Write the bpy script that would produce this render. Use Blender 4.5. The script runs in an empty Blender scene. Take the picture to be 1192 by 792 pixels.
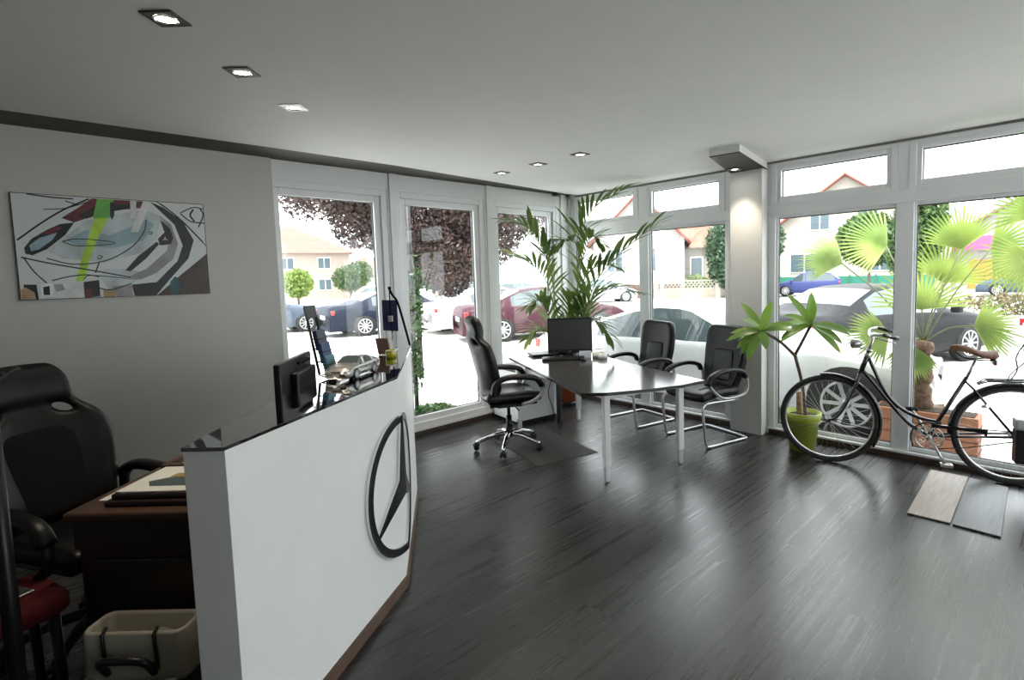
import bpy, bmesh, math, random
from math import sin, cos, pi, radians, sqrt, atan2
from mathutils import Vector, Matrix
random.seed(7)
SC = bpy.context.scene
COL = SC.collection

# ------------------------------------------------------------------ camera
yaw, pit, rol = 0.7940854, 0.0774546, -0.0282382
fw = Vector((-sin(yaw)*cos(pit), cos(yaw)*cos(pit), -sin(pit)))
rt = fw.cross(Vector((0, 0, 1))).normalized()
upv = rt.cross(fw)
rt2 = cos(rol)*rt + sin(rol)*upv
up2 = -sin(rol)*rt + cos(rol)*upv
cam = bpy.data.cameras.new('camera')
cam.sensor_width = 36
cam.lens = 614.68*36/1192
cam.shift_x = -42.06/1192
cam.shift_y = -26.88/1192
cam.clip_start = 0.05
cam.clip_end = 500
camo = bpy.data.objects.new('camera', cam)
COL.objects.link(camo)
mw = Matrix((rt2, up2, -fw)).transposed().to_4x4()
mw.translation = Vector((4.69688, -5.01663, 1.58276))
camo.matrix_world = mw
SC.camera = camo

# ------------------------------------------------------------------ light and exposure
SC.view_settings.view_transform = 'Standard'
SC.view_settings.look = 'None'
SC.view_settings.exposure = 1.04
SC.view_settings.gamma = 1.0
SC.view_settings.use_curve_mapping = False
SC.cycles.max_bounces = 12
SC.cycles.diffuse_bounces = 6
SC.cycles.transparent_max_bounces = 12
SC.cycles.caustics_reflective = False
SC.cycles.caustics_refractive = False
SC.cycles.sample_clamp_indirect = 6.0

world = bpy.data.worlds.new('overcast_sky')
SC.world = world
world.use_nodes = True
wn = world.node_tree
wn.nodes.clear()
wo = wn.nodes.new('ShaderNodeOutputWorld')
bg = wn.nodes.new('ShaderNodeBackground')
bg.inputs['Strength'].default_value = 2.6
tc = wn.nodes.new('ShaderNodeTexCoord')
nz = wn.nodes.new('ShaderNodeTexNoise')
nz.inputs['Scale'].default_value = 2.0
nz.inputs['Detail'].default_value = 4
cr = wn.nodes.new('ShaderNodeValToRGB')
cr.color_ramp.elements[0].color = (0.86, 0.92, 1.0, 1)
cr.color_ramp.elements[1].color = (1.0, 1.0, 1.0, 1)
wn.links.new(tc.outputs['Generated'], nz.inputs['Vector'])
wn.links.new(nz.outputs['Fac'], cr.inputs['Fac'])
wn.links.new(cr.outputs['Color'], bg.inputs['Color'])
wn.links.new(bg.outputs[0], wo.inputs[0])

sun = bpy.data.lights.new('added_hazy_sun', 'SUN')  # soft sun added to brighten the paving and bounce light onto the ceiling
sun.energy = 5.5
sun.angle = radians(25)
sun.color = (1.0, 0.97, 0.93)
suno = bpy.data.objects.new('added_hazy_sun', sun)
suno.rotation_euler = Vector((-0.10, 0.42, -0.9)).to_track_quat('-Z', 'Y').to_euler()
suno.location = (0, -20, 40)
COL.objects.link(suno)


def portal(loc, rot, sx, sy):
    l = bpy.data.lights.new('daylight_portal', 'AREA')
    l.shape = 'RECTANGLE'; l.size = sx; l.size_y = sy
    l.cycles.is_portal = True
    o = bpy.data.objects.new('daylight_portal', l)
    o.location = loc; o.rotation_euler = rot
    COL.objects.link(o)


portal((3.75, 0.12, 1.3), (radians(-90), 0, 0), 7.4, 2.5)
portal((-0.14, -1.9, 1.25), (0, radians(-90), 0), 2.4, 3.4)
portal((7.62, -2.2, 1.35), (0, radians(90), 0), 2.3, 2.8)


# ------------------------------------------------------------------ materials
def mat(name, col, rough=0.5, metal=0.0, var=0.06, scale=8.0, bump=0.0, bscale=60.0, emit=0.0, coat=0.0, spec=None, trans=0.0, stretch=None):
    m = bpy.data.materials.new(name)
    m.use_nodes = True
    nt = m.node_tree
    b = nt.nodes['Principled BSDF']
    b.inputs['Roughness'].default_value = rough
    b.inputs['Metallic'].default_value = metal
    if spec is not None:
        b.inputs['Specular IOR Level'].default_value = spec
    if coat:
        b.inputs['Coat Weight'].default_value = coat
        b.inputs['Coat Roughness'].default_value = 0.04
    c = (*col, 1)
    tcn = nt.nodes.new('ShaderNodeTexCoord')
    src = tcn.outputs['Object']
    if stretch:
        mp = nt.nodes.new('ShaderNodeMapping')
        mp.inputs['Scale'].default_value = stretch
        nt.links.new(src, mp.inputs['Vector'])
        src = mp.outputs['Vector']
    if var > 0:
        n = nt.nodes.new('ShaderNodeTexNoise')
        n.inputs['Scale'].default_value = scale
        n.inputs['Detail'].default_value = 5
        nt.links.new(src, n.inputs['Vector'])
        r = nt.nodes.new('ShaderNodeValToRGB')
        r.color_ramp.elements[0].position = 0.3
        r.color_ramp.elements[1].position = 0.7
        r.color_ramp.elements[0].color = (*[max(0, x*(1-var)) for x in col], 1)
        r.color_ramp.elements[1].color = (*[min(1, x*(1+var)) for x in col], 1)
        nt.links.new(n.outputs['Fac'], r.inputs['Fac'])
        nt.links.new(r.outputs['Color'], b.inputs['Base Color'])
    else:
        b.inputs['Base Color'].default_value = c
    if bump > 0:
        n2 = nt.nodes.new('ShaderNodeTexNoise')
        n2.inputs['Scale'].default_value = bscale
        n2.inputs['Detail'].default_value = 4
        nt.links.new(src, n2.inputs['Vector'])
        bp = nt.nodes.new('ShaderNodeBump')
        bp.inputs['Strength'].default_value = bump
        bp.inputs['Distance'].default_value = 0.01
        nt.links.new(n2.outputs['Fac'], bp.inputs['Height'])
        nt.links.new(bp.outputs['Normal'], b.inputs['Normal'])
    if emit:
        b.inputs['Emission Color'].default_value = c
        b.inputs['Emission Strength'].default_value = emit
    if trans:
        b.inputs['Transmission Weight'].default_value = trans
    return m


def glassmat(name, tint, ior=1.45, gl=(1, 1, 1)):
    m = bpy.data.materials.new(name)
    m.use_nodes = True
    nt = m.node_tree
    nt.nodes.clear()
    o = nt.nodes.new('ShaderNodeOutputMaterial')
    mx = nt.nodes.new('ShaderNodeMixShader')
    lw = nt.nodes.new('ShaderNodeLayerWeight')
    lw.inputs['Blend'].default_value = 0.5
    pw = nt.nodes.new('ShaderNodeMath'); pw.operation = 'POWER'; pw.inputs[1].default_value = 5.0
    fr = nt.nodes.new('ShaderNodeMath'); fr.operation = 'MULTIPLY_ADD'
    f0 = ((ior-1)/(ior+1))**2
    fr.inputs[1].default_value = 0.8; fr.inputs[2].default_value = f0
    nt.links.new(lw.outputs['Facing'], pw.inputs[0])
    nt.links.new(pw.outputs[0], fr.inputs[0])
    t = nt.nodes.new('ShaderNodeBsdfTransparent')
    t.inputs['Color'].default_value = (*tint, 1)
    g = nt.nodes.new('ShaderNodeBsdfGlossy')
    g.inputs['Roughness'].default_value = 0.0
    g.inputs['Color'].default_value = (*gl, 1)
    nt.links.new(fr.outputs[0], mx.inputs[0])
    nt.links.new(t.outputs[0], mx.inputs[1])
    nt.links.new(g.outputs[0], mx.inputs[2])
    nt.links.new(mx.outputs[0], o.inputs[0])
    return m


def leafmat(name, a, b_, rough=0.45, tr=0.35):
    m = bpy.data.materials.new(name)
    m.use_nodes = True
    nt = m.node_tree
    nt.nodes.clear()
    o = nt.nodes.new('ShaderNodeOutputMaterial')
    n = nt.nodes.new('ShaderNodeTexNoise')
    n.inputs['Scale'].default_value = 3.0
    tcn = nt.nodes.new('ShaderNodeTexCoord')
    nt.links.new(tcn.outputs['Object'], n.inputs['Vector'])
    r = nt.nodes.new('ShaderNodeValToRGB')
    r.color_ramp.elements[0].position = 0.35
    r.color_ramp.elements[1].position = 0.65
    r.color_ramp.elements[0].color = (*a, 1)
    r.color_ramp.elements[1].color = (*b_, 1)
    nt.links.new(n.outputs['Fac'], r.inputs['Fac'])
    p = nt.nodes.new('ShaderNodeBsdfPrincipled')
    p.inputs['Roughness'].default_value = rough
    t = nt.nodes.new('ShaderNodeBsdfTranslucent')
    mx = nt.nodes.new('ShaderNodeMixShader')
    mx.inputs[0].default_value = tr
    nt.links.new(r.outputs['Color'], p.inputs['Base Color'])
    nt.links.new(r.outputs['Color'], t.inputs['Color'])
    nt.links.new(p.outputs[0], mx.inputs[1])
    nt.links.new(t.outputs[0], mx.inputs[2])
    nt.links.new(mx.outputs[0], o.inputs[0])
    return m


def plankmat():
    m = bpy.data.materials.new('dark_wood_planks')
    m.use_nodes = True
    nt = m.node_tree
    N = nt.nodes.new
    L = nt.links.new
    b = nt.nodes['Principled BSDF']
    tcn = N('ShaderNodeTexCoord')
    mp = N('ShaderNodeMapping')
    mp.inputs['Rotation'].default_value = (0, 0, radians(90))
    L(tcn.outputs['Object'], mp.inputs['Vector'])
    br = N('ShaderNodeTexBrick')
    br.offset = 0.37
    br.inputs['Scale'].default_value = 1.0
    br.inputs['Brick Width'].default_value = 1.22
    br.inputs['Row Height'].default_value = 0.19
    br.inputs['Mortar Size'].default_value = 0.0016
    br.inputs['Mortar Smooth'].default_value = 0.3
    br.inputs['Bias'].default_value = 0.0
    br.inputs['Color1'].default_value = (0.0, 0.0, 0.0, 1)
    br.inputs['Color2'].default_value = (1.0, 1.0, 1.0, 1)
    br.inputs['Mortar'].default_value = (0.2, 0.2, 0.2, 1)
    L(mp.outputs['Vector'], br.inputs['Vector'])
    mp2 = N('ShaderNodeMapping')
    mp2.inputs['Scale'].default_value = (38, 0.55, 1)
    L(tcn.outputs['Object'], mp2.inputs['Vector'])
    ad = N('ShaderNodeVectorMath')
    ad.operation = 'ADD'
    sc_ = N('ShaderNodeVectorMath')
    sc_.operation = 'SCALE'
    sc_.inputs['Scale'].default_value = 9.0
    L(br.outputs['Color'], sc_.inputs[0])
    L(mp2.outputs['Vector'], ad.inputs[0])
    L(sc_.outputs['Vector'], ad.inputs[1])
    n = N('ShaderNodeTexNoise')
    n.inputs['Scale'].default_value = 1.0
    n.inputs['Detail'].default_value = 5
    n.inputs['Roughness'].default_value = 0.65
    L(ad.outputs['Vector'], n.inputs['Vector'])
    r = N('ShaderNodeValToRGB')
    r.color_ramp.elements[0].position = 0.3
    r.color_ramp.elements[0].color = (0.006, 0.0053, 0.005, 1)
    r.color_ramp.elements[1].position = 0.72
    r.color_ramp.elements[1].color = (0.034, 0.031, 0.031, 1)
    L(n.outputs['Fac'], r.inputs['Fac'])
    mx = N('ShaderNodeMix')
    mx.data_type = 'RGBA'
    mx.blend_type = 'MULTIPLY'
    mx.inputs['Factor'].default_value = 1.0
    rr = N('ShaderNodeMapRange')
    rr.inputs['To Min'].default_value = 0.6
    rr.inputs['To Max'].default_value = 1.35
    L(br.outputs['Color'], rr.inputs['Value'])
    L(r.outputs['Color'], mx.inputs['A'])
    L(rr.outputs['Result'], mx.inputs['B'])
    mx2 = N('ShaderNodeMix')
    mx2.data_type = 'RGBA'
    L(br.outputs['Fac'], mx2.inputs['Factor'])
    L(mx.outputs['Result'], mx2.inputs['A'])
    mx2.inputs['B'].default_value = (0.008, 0.007, 0.006, 1)
    L(mx2.outputs['Result'], b.inputs['Base Color'])
    r2 = N('ShaderNodeMapRange')
    r2.inputs['To Min'].default_value = 0.25
    r2.inputs['To Max'].default_value = 0.35
    b.inputs['Specular IOR Level'].default_value = 0.9
    r2.inputs['From Min'].default_value = 0.35
    r2.inputs['From Max'].default_value = 0.68
    L(n.outputs['Fac'], r2.inputs['Value'])
    L(r2.outputs['Result'], b.inputs['Roughness'])
    bp = N('ShaderNodeBump')
    bp.inputs['Strength'].default_value = 0.04
    bp.inputs['Distance'].default_value = 0.002
    L(n.outputs['Fac'], bp.inputs['Height'])
    L(bp.outputs['Normal'], b.inputs['Normal'])
    return m


def pavermat():
    m = bpy.data.materials.new('pale_paving')
    m.use_nodes = True
    nt = m.node_tree
    N = nt.nodes.new
    L = nt.links.new
    b = nt.nodes['Principled BSDF']
    tcn = N('ShaderNodeTexCoord')
    br = N('ShaderNodeTexBrick')
    br.inputs['Scale'].default_value = 1.0
    br.inputs['Brick Width'].default_value = 0.4
    br.inputs['Row Height'].default_value = 0.2
    br.inputs['Mortar Size'].default_value = 0.006
    br.inputs['Color1'].default_value = (0.55, 0.54, 0.52, 1)
    br.inputs['Color2'].default_value = (0.63, 0.62, 0.60, 1)
    br.inputs['Mortar'].default_value = (0.4, 0.39, 0.38, 1)
    L(tcn.outputs['Object'], br.inputs['Vector'])
    L(br.outputs['Color'], b.inputs['Base Color'])
    b.inputs['Roughness'].default_value = 0.85
    return m


WALLG = mat('poster_wall_paint', (0.56, 0.55, 0.52), 0.75, var=0.015, bump=0.05, bscale=90)
BACKW = mat('grey_back_wall_paint', (0.5, 0.49, 0.47), 0.8, var=0.02)
WHITE = mat('white_wall_paint', (0.66, 0.66, 0.645), 0.75, var=0.015, bump=0.05, bscale=90)
CEIL = mat('ceiling_paint', (0.74, 0.74, 0.73), 0.8, var=0.015)
PVC = mat('white_window_plastic', (0.78, 0.79, 0.80), 0.28, var=0.01)
DARKB = mat('dark_ceiling_border_paint', (0.045, 0.04, 0.032), 0.6)
PLANK = plankmat()
WOODTRIM = mat('dark_wood_trim', (0.045, 0.028, 0.018), 0.45, var=0.3, scale=12, stretch=(1, 8, 8))
PANE = glassmat('window_glass', (0.96, 0.98, 0.97), 1.35)
GASKET = mat('black_rubber_gasket', (0.01, 0.01, 0.01), 0.5)
LEATHER = mat('black_leather', (0.004, 0.004, 0.0045), 0.40, var=0.2, scale=20, bump=0.015, bscale=140, spec=0.3)
BLACKP = mat('black_plastic', (0.006, 0.006, 0.0065), 0.38, spec=0.35)
BLACKM = mat('black_matte_fabric', (0.005, 0.005, 0.0055), 0.85, spec=0.2)
CHROME = mat('chrome', (0.75, 0.75, 0.76), 0.12, 1.0, var=0.02)
ALU = mat('brushed_silver_metal', (0.55, 0.55, 0.56), 0.32, 1.0, var=0.05)
SILVERP = mat('silver_plastic', (0.42, 0.42, 0.43), 0.35, 0.4)
TABLETOP = mat('grey_brown_desk_top', (0.048, 0.046, 0.046), 0.14, var=0.15, scale=3, stretch=(1, 12, 1))
WHITEM = mat('white_lacquer', (0.72, 0.72, 0.71), 0.3, var=0.01)
COUNTERW = mat('white_counter_panel', (0.80, 0.80, 0.785), 0.42, var=0.02, scale=4)
BLACKG = mat('black_glass', (0.004, 0.004, 0.005), 0.02, var=0, coat=1.0, spec=1.0)
SCREEN = mat('dark_screen', (0.03, 0.03, 0.034), 0.35)

# ------------------------------------------------------------------ mesh helpers
class MB:
    def __init__(s):
        s.v = []; s.f = []; s.m = []; s.sm = []

    def add(s, vs, fs, mi=0, smooth=False):
        o = len(s.v)
        s.v += [tuple(v) for v in vs]
        for f in fs:
            s.f.append([i+o for i in f]); s.m.append(mi); s.sm.append(smooth)
        return s

    def box(s, c, d, rz=0.0, mi=0, M=None):
        vs = []
        for x, y, z in [(-1, -1, -1), (1, -1, -1), (1, 1, -1), (-1, 1, -1), (-1, -1, 1), (1, -1, 1), (1, 1, 1), (-1, 1, 1)]:
            p = Vector((x*d[0]/2, y*d[1]/2, z*d[2]/2))
            if M is not None:
                p = M @ p
            elif rz:
                p = Vector((p.x*cos(rz)-p.y*sin(rz), p.x*sin(rz)+p.y*cos(rz), p.z))
            vs.append(p+Vector(c))
        return s.add(vs, [(0, 3, 2, 1), (4, 5, 6, 7), (0, 1, 5, 4), (1, 2, 6, 5), (2, 3, 7, 6), (3, 0, 4, 7)], mi)

    def span(s, a, b, mi=0):
        return s.box([(a[i]+b[i])/2 for i in range(3)], [abs(b[i]-a[i]) for i in range(3)], 0, mi)

    def ringtube(s, pts, rad, n=10, mi=0, closed=False, cap=True, sx=1.0):
        pts = [Vector(p) for p in pts]
        k = len(pts)
        rs = rad if isinstance(rad, (list, tuple)) else [rad]*k
        rings = []
        ref = None
        for i, p in enumerate(pts):
            if closed:
                t = pts[(i+1) % k]-pts[i-1]
            else:
                t = pts[min(i+1, k-1)]-pts[max(i-1, 0)]
            if t.length < 1e-9:
                t = Vector((0, 0, 1))
            t.normalize()
            if ref is None:
                ref = Vector((0, 0, 1)) if abs(t.z) < 0.9 else Vector((1, 0, 0))
            a = ref - t*ref.dot(t)
            if a.length < 1e-6:
                a = Vector((1, 0, 0)) - t*t.x
            a.normalize(); ref = a
            b = t.cross(a)
            rings.append([p + (a*cos(2*pi*j/n) + b*sin(2*pi*j/n)*sx)*rs[i] for j in range(n)])
        vs = [v for r in rings for v in r]
        fs = []
        for i in range(k if closed else k-1):
            for j in range(n):
                a0 = i*n+j; a1 = i*n+(j+1) % n; i2 = (i+1) % k
                fs.append((a0, a1, i2*n+(j+1) % n, i2*n+j))
        if cap and not closed:
            fs.append(tuple(range(n))[::-1]); fs.append(tuple((k-1)*n+j for j in range(n)))
        return s.add(vs, fs, mi, True)

    def cyl(s, a, b, r, r2=None, n=16, mi=0):
        return s.ringtube([a, b], [r, r if r2 is None else r2], n, mi)

    def lathe(s, prof, c=(0, 0, 0), n=24, mi=0, M=None, smooth=True, cap=True):
        vs = []; fs = []
        for r, z in prof:
            for j in range(n):
                p = Vector((r*cos(2*pi*j/n), r*sin(2*pi*j/n), z))
                if M is not None:
                    p = M @ p
                vs.append(p+Vector(c))
        for i in range(len(prof)-1):
            for j in range(n):
                fs.append((i*n+j, i*n+(j+1) % n, (i+1)*n+(j+1) % n, (i+1)*n+j))
        if cap and prof[0][0] > 1e-6:
            fs.append(tuple(range(n))[::-1])
        if cap and prof[-1][0] > 1e-6:
            fs.append(tuple((len(prof)-1)*n+j for j in range(n)))
        return s.add(vs, fs, mi, smooth)

    def prism(s, poly, z0, z1, mi=0, M=None):
        n = len(poly)
        a = sum(poly[i][0]*poly[(i+1) % n][1]-poly[(i+1) % n][0]*poly[i][1] for i in range(n))
        if a < 0:
            poly = poly[::-1]
        vs = [Vector((x, y, z0)) for x, y in poly]+[Vector((x, y, z1)) for x, y in poly]
        if M is not None:
            vs = [M @ v for v in vs]
        fs = [tuple(range(n))[::-1], tuple(range(n, 2*n))]+[(i, (i+1) % n, n+(i+1) % n, n+i) for i in range(n)]
        return s.add(vs, fs, mi)

    def ball(s, c, r, n=12, mi=0, sc=(1, 1, 1)):
        prof = [(sin(pi*i/(n//2+2)), -cos(pi*i/(n//2+2))) for i in range(n//2+3)]
        prof[0] = (0.001, -1); prof[-1] = (0.001, 1)
        M = Matrix.Diagonal((r*sc[0], r*sc[1], r*sc[2]))
        return s.lathe(prof, c, n, mi, M)

    def build(s, name, mats, parent=None, bevel=0, subsurf=0, solid=0, smooth=None, seg=3):
        me = bpy.data.meshes.new(name)
        me.from_pydata(s.v, [], s.f)
        for m in (mats if isinstance(mats, (list, tuple)) else [mats]):
            me.materials.append(m)
        me.polygons.foreach_set('material_index', s.m)
        me.polygons.foreach_set('use_smooth', [smooth if smooth is not None else (x or subsurf > 0) for x in s.sm])
        me.update()
        o = bpy.data.objects.new(name, me)
        COL.objects.link(o)
        if parent is not None:
            o.parent = parent
        if solid:
            md = o.modifiers.new('solid', 'SOLIDIFY'); md.thickness = solid; md.offset = 0
        if bevel:
            md = o.modifiers.new('bevel', 'BEVEL'); md.width = bevel; md.segments = seg
            md.limit_method = 'ANGLE'; md.angle_limit = radians(35)
            me.polygons.foreach_set('use_smooth', [True]*len(me.polygons))
            md.harden_normals = True
        if subsurf:
            md = o.modifiers.new('sub', 'SUBSURF'); md.levels = subsurf; md.render_levels = subsurf
        return o


def tag(o, label=None, cat=None, group=None, kind=None):
    if label: o['label'] = label
    if cat: o['category'] = cat
    if group: o['group'] = group
    if kind: o['kind'] = kind
    return o


def thing(name, label, cat, loc=(0, 0, 0), rz=0.0, group=None):
    o = bpy.data.objects.new(name, None)
    o.empty_display_size = 0.1
    COL.objects.link(o)
    o.location = loc
    o.rotation_euler = (0, 0, rz)
    return tag(o, label, cat, group)


def copy_tree(o, parent=None):
    kids = list(o.children)
    c = o.copy()
    COL.objects.link(c)
    c.parent = parent
    for k in kids:
        copy_tree(k, c)
    return c


def struct(name, mb, m, bevel=0):
    o = mb.build(name, m, None, bevel=bevel)
    o['kind'] = 'structure'
    return o


def arc(c, r, a0, a1, n, plane='xz', y=0.0):
    out = []
    for i in range(n+1):
        a = a0+(a1-a0)*i/n
        out.append((c[0]+r*cos(a), y, c[1]+r*sin(a)) if plane == 'xz' else (c[0]+r*cos(a), c[1]+r*sin(a), y))
    return out


def smoothpath(pts, n=6):
    P = [Vector(p) for p in pts]
    P = [P[0]*2-P[1]]+P+[P[-1]*2-P[-2]]
    out = []
    for i in range(1, len(P)-2):
        for j in range(n):
            t = j/n
            a, b, c, d = P[i-1], P[i], P[i+1], P[i+2]
            out.append(0.5*((2*b)+(-a+c)*t+(2*a-5*b+4*c-d)*t*t+(-a+3*b-3*c+d)*t**3))
    out.append(P[-2])
    return out


# ------------------------------------------------------------------ structure
RX, RY, H = 7.5, -8.5, 2.6
struct('floor', MB().span((-0.10, RY-0.1, -0.12), (RX+0.1, 0.08, 0.0)), PLANK)
cp = [(0.47, RY-0.1), (RX+0.1, RY-0.1), (RX+0.1, 0.06), (0.19, 0.06), (0.20, -0.26), (0.444, -2.65), (0.47, -3.7)]
struct('ceiling', MB().prism(cp, 2.58, 2.9), CEIL)
struct('trim_1', MB().span((-0.1, RY-0.1, H), (0.6, 0.06, H+0.12)), DARKB)
struct('wall_left', MB().span((-0.15, RY-0.1, 0), (0.03, -3.53, H)), WALLG)
struct('wall_back', MB().span((-0.15, RY-0.2, 0), (RX+0.15, RY, H)), BACKW)
w = MB()
w.span((RX, RY, 0), (RX+0.15, -3.6, H)); w.span((RX, -0.8, 0), (RX+0.15, 0.1, H)); w.span((RX, -3.6, 0), (RX+0.15, -0.8, 0.15)); w.span((RX, -3.6, 2.45), (RX+0.15, -0.8, H))
struct('wall_right', w, WHITE)
# window bays, left wall: glass spans in y; the frames stand around them
LW = [(-3.47, -2.63), (-2.305, -1.47), (-1.13, -0.32)]


def frame_left(y0, y1, z0, z1, n):
    r = thing('window_%d' % n, None, None)
    r['kind'] = 'structure'
    f = MB()
    t = 0.06
    # outer frame, sash and glazing bead: stepped mouldings
    for (e, xa, xb) in ((0.06, -0.09, -0.005), (0.0, -0.09, -0.03)):
        yy0, yy1, zz0, zz1 = y0-e, y1+e, z0-e, z1+e
        f.span((xa, yy0-t, zz0-t), (xb, yy0, zz1+t)); f.span((xa, yy1, zz0-t), (xb, yy1+t, zz1+t))
        f.span((xa, yy0, zz0-t), (xb, yy1, zz0)); f.span((xa, yy0, zz1), (xb, yy1, zz1+t))
    f.build('window_frame', PVC, r, bevel=0.006, seg=2)
    g = MB()
    g.span((-0.075, y0-0.002, z0-0.002), (-0.06, y0+0.006, z1+0.002)); g.span((-0.075, y1-0.006, z0), (-0.06, y1+0.002, z1))
    g.span((-0.075, y0, z0-0.002), (-0.06, y1, z0+0.006)); g.span((-0.075, y0, z1-0.006), (-0.06, y1, z1+0.002))
    g.build('gasket', GASKET, r)
    MB().span((-0.071, y0, z0), (-0.065, y1, z1)).build('pane', PANE, r)
    return r


for i, (a, b) in enumerate(LW):
    frame_left(a, b, 0.19, 2.32, i+1)
m = MB()
m.span((-0.12, -3.53, 0), (0.0, -0.0, 0.075))
struct('trim_2', MB().span((-0.005, -3.53, 0), (0.012, -0.03, 0.045)), WOODTRIM)
m.span((-0.12, -3.53, 2.44), (0.0, 0.0, H))
for a, b in ((-2.51, -2.425), (-1.35, -1.25), (-0.215, 0.0)):
    m.span((-0.12, a, 0.075), (0.0, b, 2.44))
m.span((0.0, -3.53, 2.435), (0.012, 0.0, 2.45))
for a in (-2.45, -1.285, -0.1):
    m.span((0.0, a-0.04, 0.07), (0.02, a+0.04, H))
struct('wall_front', m, PVC, bevel=0.004)


def frame_right(x0, x1, z0, z1, n, e=0.0, deep=0.0, handle=False):
    """window in the y=0 wall; x0..x1, z0..z1 is the glass"""
    r = thing('window_%d' % n, None, None)
    r['kind'] = 'structure'
    f = MB()
    t = 0.045
    for (e_, ya, yb) in ((0.035, 0.09, 0.03-e), (0.0, 0.09, 0.045-e)):
        a, b, c, d = x0-e_, x1+e_, z0-e_, z1+e_
        f.span((a-t, yb, c-t), (a, ya, d+t)); f.span((b, yb, c-t), (b+t, ya, d+t))
        f.span((a, yb, c-t), (b, ya, c)); f.span((a, yb, d), (b, ya, d+t))
    fr_ = f.build('window_frame', PVC, r, bevel=0.005, seg=2)
    g = MB()
    g.span((x0-0.002, 0.06, z0-0.002), (x0+0.006, 0.075, z1)); g.span((x1-0.006, 0.06, z0), (x1+0.002, 0.075, z1))
    g.span((x0, 0.06, z0-0.002), (x1, 0.075, z0+0.006)); g.span((x0, 0.06, z1-0.008), (x1, 0.075, z1+0.002))
    g.build('gasket', GASKET, r)
    MB().span((x0, 0.065, z0), (x1, 0.071, z1)).build('pane', PANE, r)
    if handle:
        h = MB()
        xc = (x0+x1)/2
        h.box((xc, 0.045-e-0.012, z1+0.04), (0.14, 0.02, 0.022))
        for q in (-0.25*(x1-x0)-0.1, 0.25*(x1-x0)+0.1):
            h.box((xc+q, 0.045-e-0.006, z0-0.083), (0.10, 0.014, 0.014))
        h.build('latch', PVC, r, bevel=0.004)
    return r


RW = [(0.13, 1.075), (1.235, 2.13), (2.66, 3.60), (3.745, 4.68), (4.83, 5.77), (5.92, 6.86)]
for i, (a, b) in enumerate(RW):
    frame_right(a, b, 0.10, 2.06, 4+2*i)
    frame_right(a+0.03, b-0.065, 2.255, 2.495, 5+2*i, e=0.02, handle=True)
m = MB()
m.span((0, 0.0, 0.0), (RX, 0.1, 0.065)); m.span((0, 0.012, 2.085), (RX, 0.087, 2.185)); m.span((0, 0.0, 2.555), (RX, 0.1, 2.6))
m.span((-0.12, 0.0, 0.0), (0.03, 0.1, 2.6))
for a, b in ((0.0, 0.09), (1.09, 1.215), (2.14, 2.64), (3.615, 3.73), (4.695, 4.815), (5.785, 5.905), (6.875, RX)):
    m.span((a, 0.02, 0.06), (b, 0.09, 2.56))
    m.span((a-0.035, 0.026, 2.12), (b+0.02, 0.084, 2.557))
struct('wall_side', m, PVC, bevel=0.004)
m = MB()
m.span((0.02, -0.014, 0.0), (2.2, 0.0, 0.048)); m.span((2.6, -0.014, 0.0), (RX, 0.0, 0.048))
struct('baseboard_right', m, WOODTRIM)
struct('trim_3', MB().span((0.15, -0.012, 2.562), (RX, 0.0, 2.58)), mat('grey_ceiling_joint', (0.16, 0.16, 0.15), 0.6))  # thin grey strip along the ceiling joint
struct('trim_4', MB().span((2.262, -0.115, 0), (2.575, 0.01, 2.58)), WHITE, bevel=0.004)
m = MB()
m.prism([(2.494, -0.939), (2.74, -0.914), (2.575, 0.0), (2.236, 0.0)], 2.525, 2.6)
struct('trim_5', m, WHITE)
m = MB()
m.prism([(2.494, -0.939), (2.74, -0.914), (2.575, 0.0), (2.236, 0.0)], 2.517, 2.525)
struct('trim_6', m, mat('dark_brown_soffit_board', (0.012, 0.008, 0.006), 0.6, var=0.3, scale=20, stretch=(6, 1, 1)))
# unseen glazed right-hand end, added and sized to brighten the counter front
r = thing('window_20', None, None); r['kind'] = 'structure'
f = MB()
for y in (-3.6, -2.23, -0.86):
    f.span((RX+0.02, y, 0.15), (RX+0.1, y+0.06, 2.45))
f.build('window_frame', PVC, r)
MB().span((RX+0.06, -3.6, 0.15), (RX+0.066, -0.8, 2.45)).build('pane', PANE, r)

# ceiling lamps
LAMPON = mat('lit_lamp', (1.0, 0.93, 0.82), 0.4, var=0, emit=22.0)
LAMPFR = mat('brown_lamp_frame', (0.06, 0.045, 0.035), 0.4)


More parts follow.
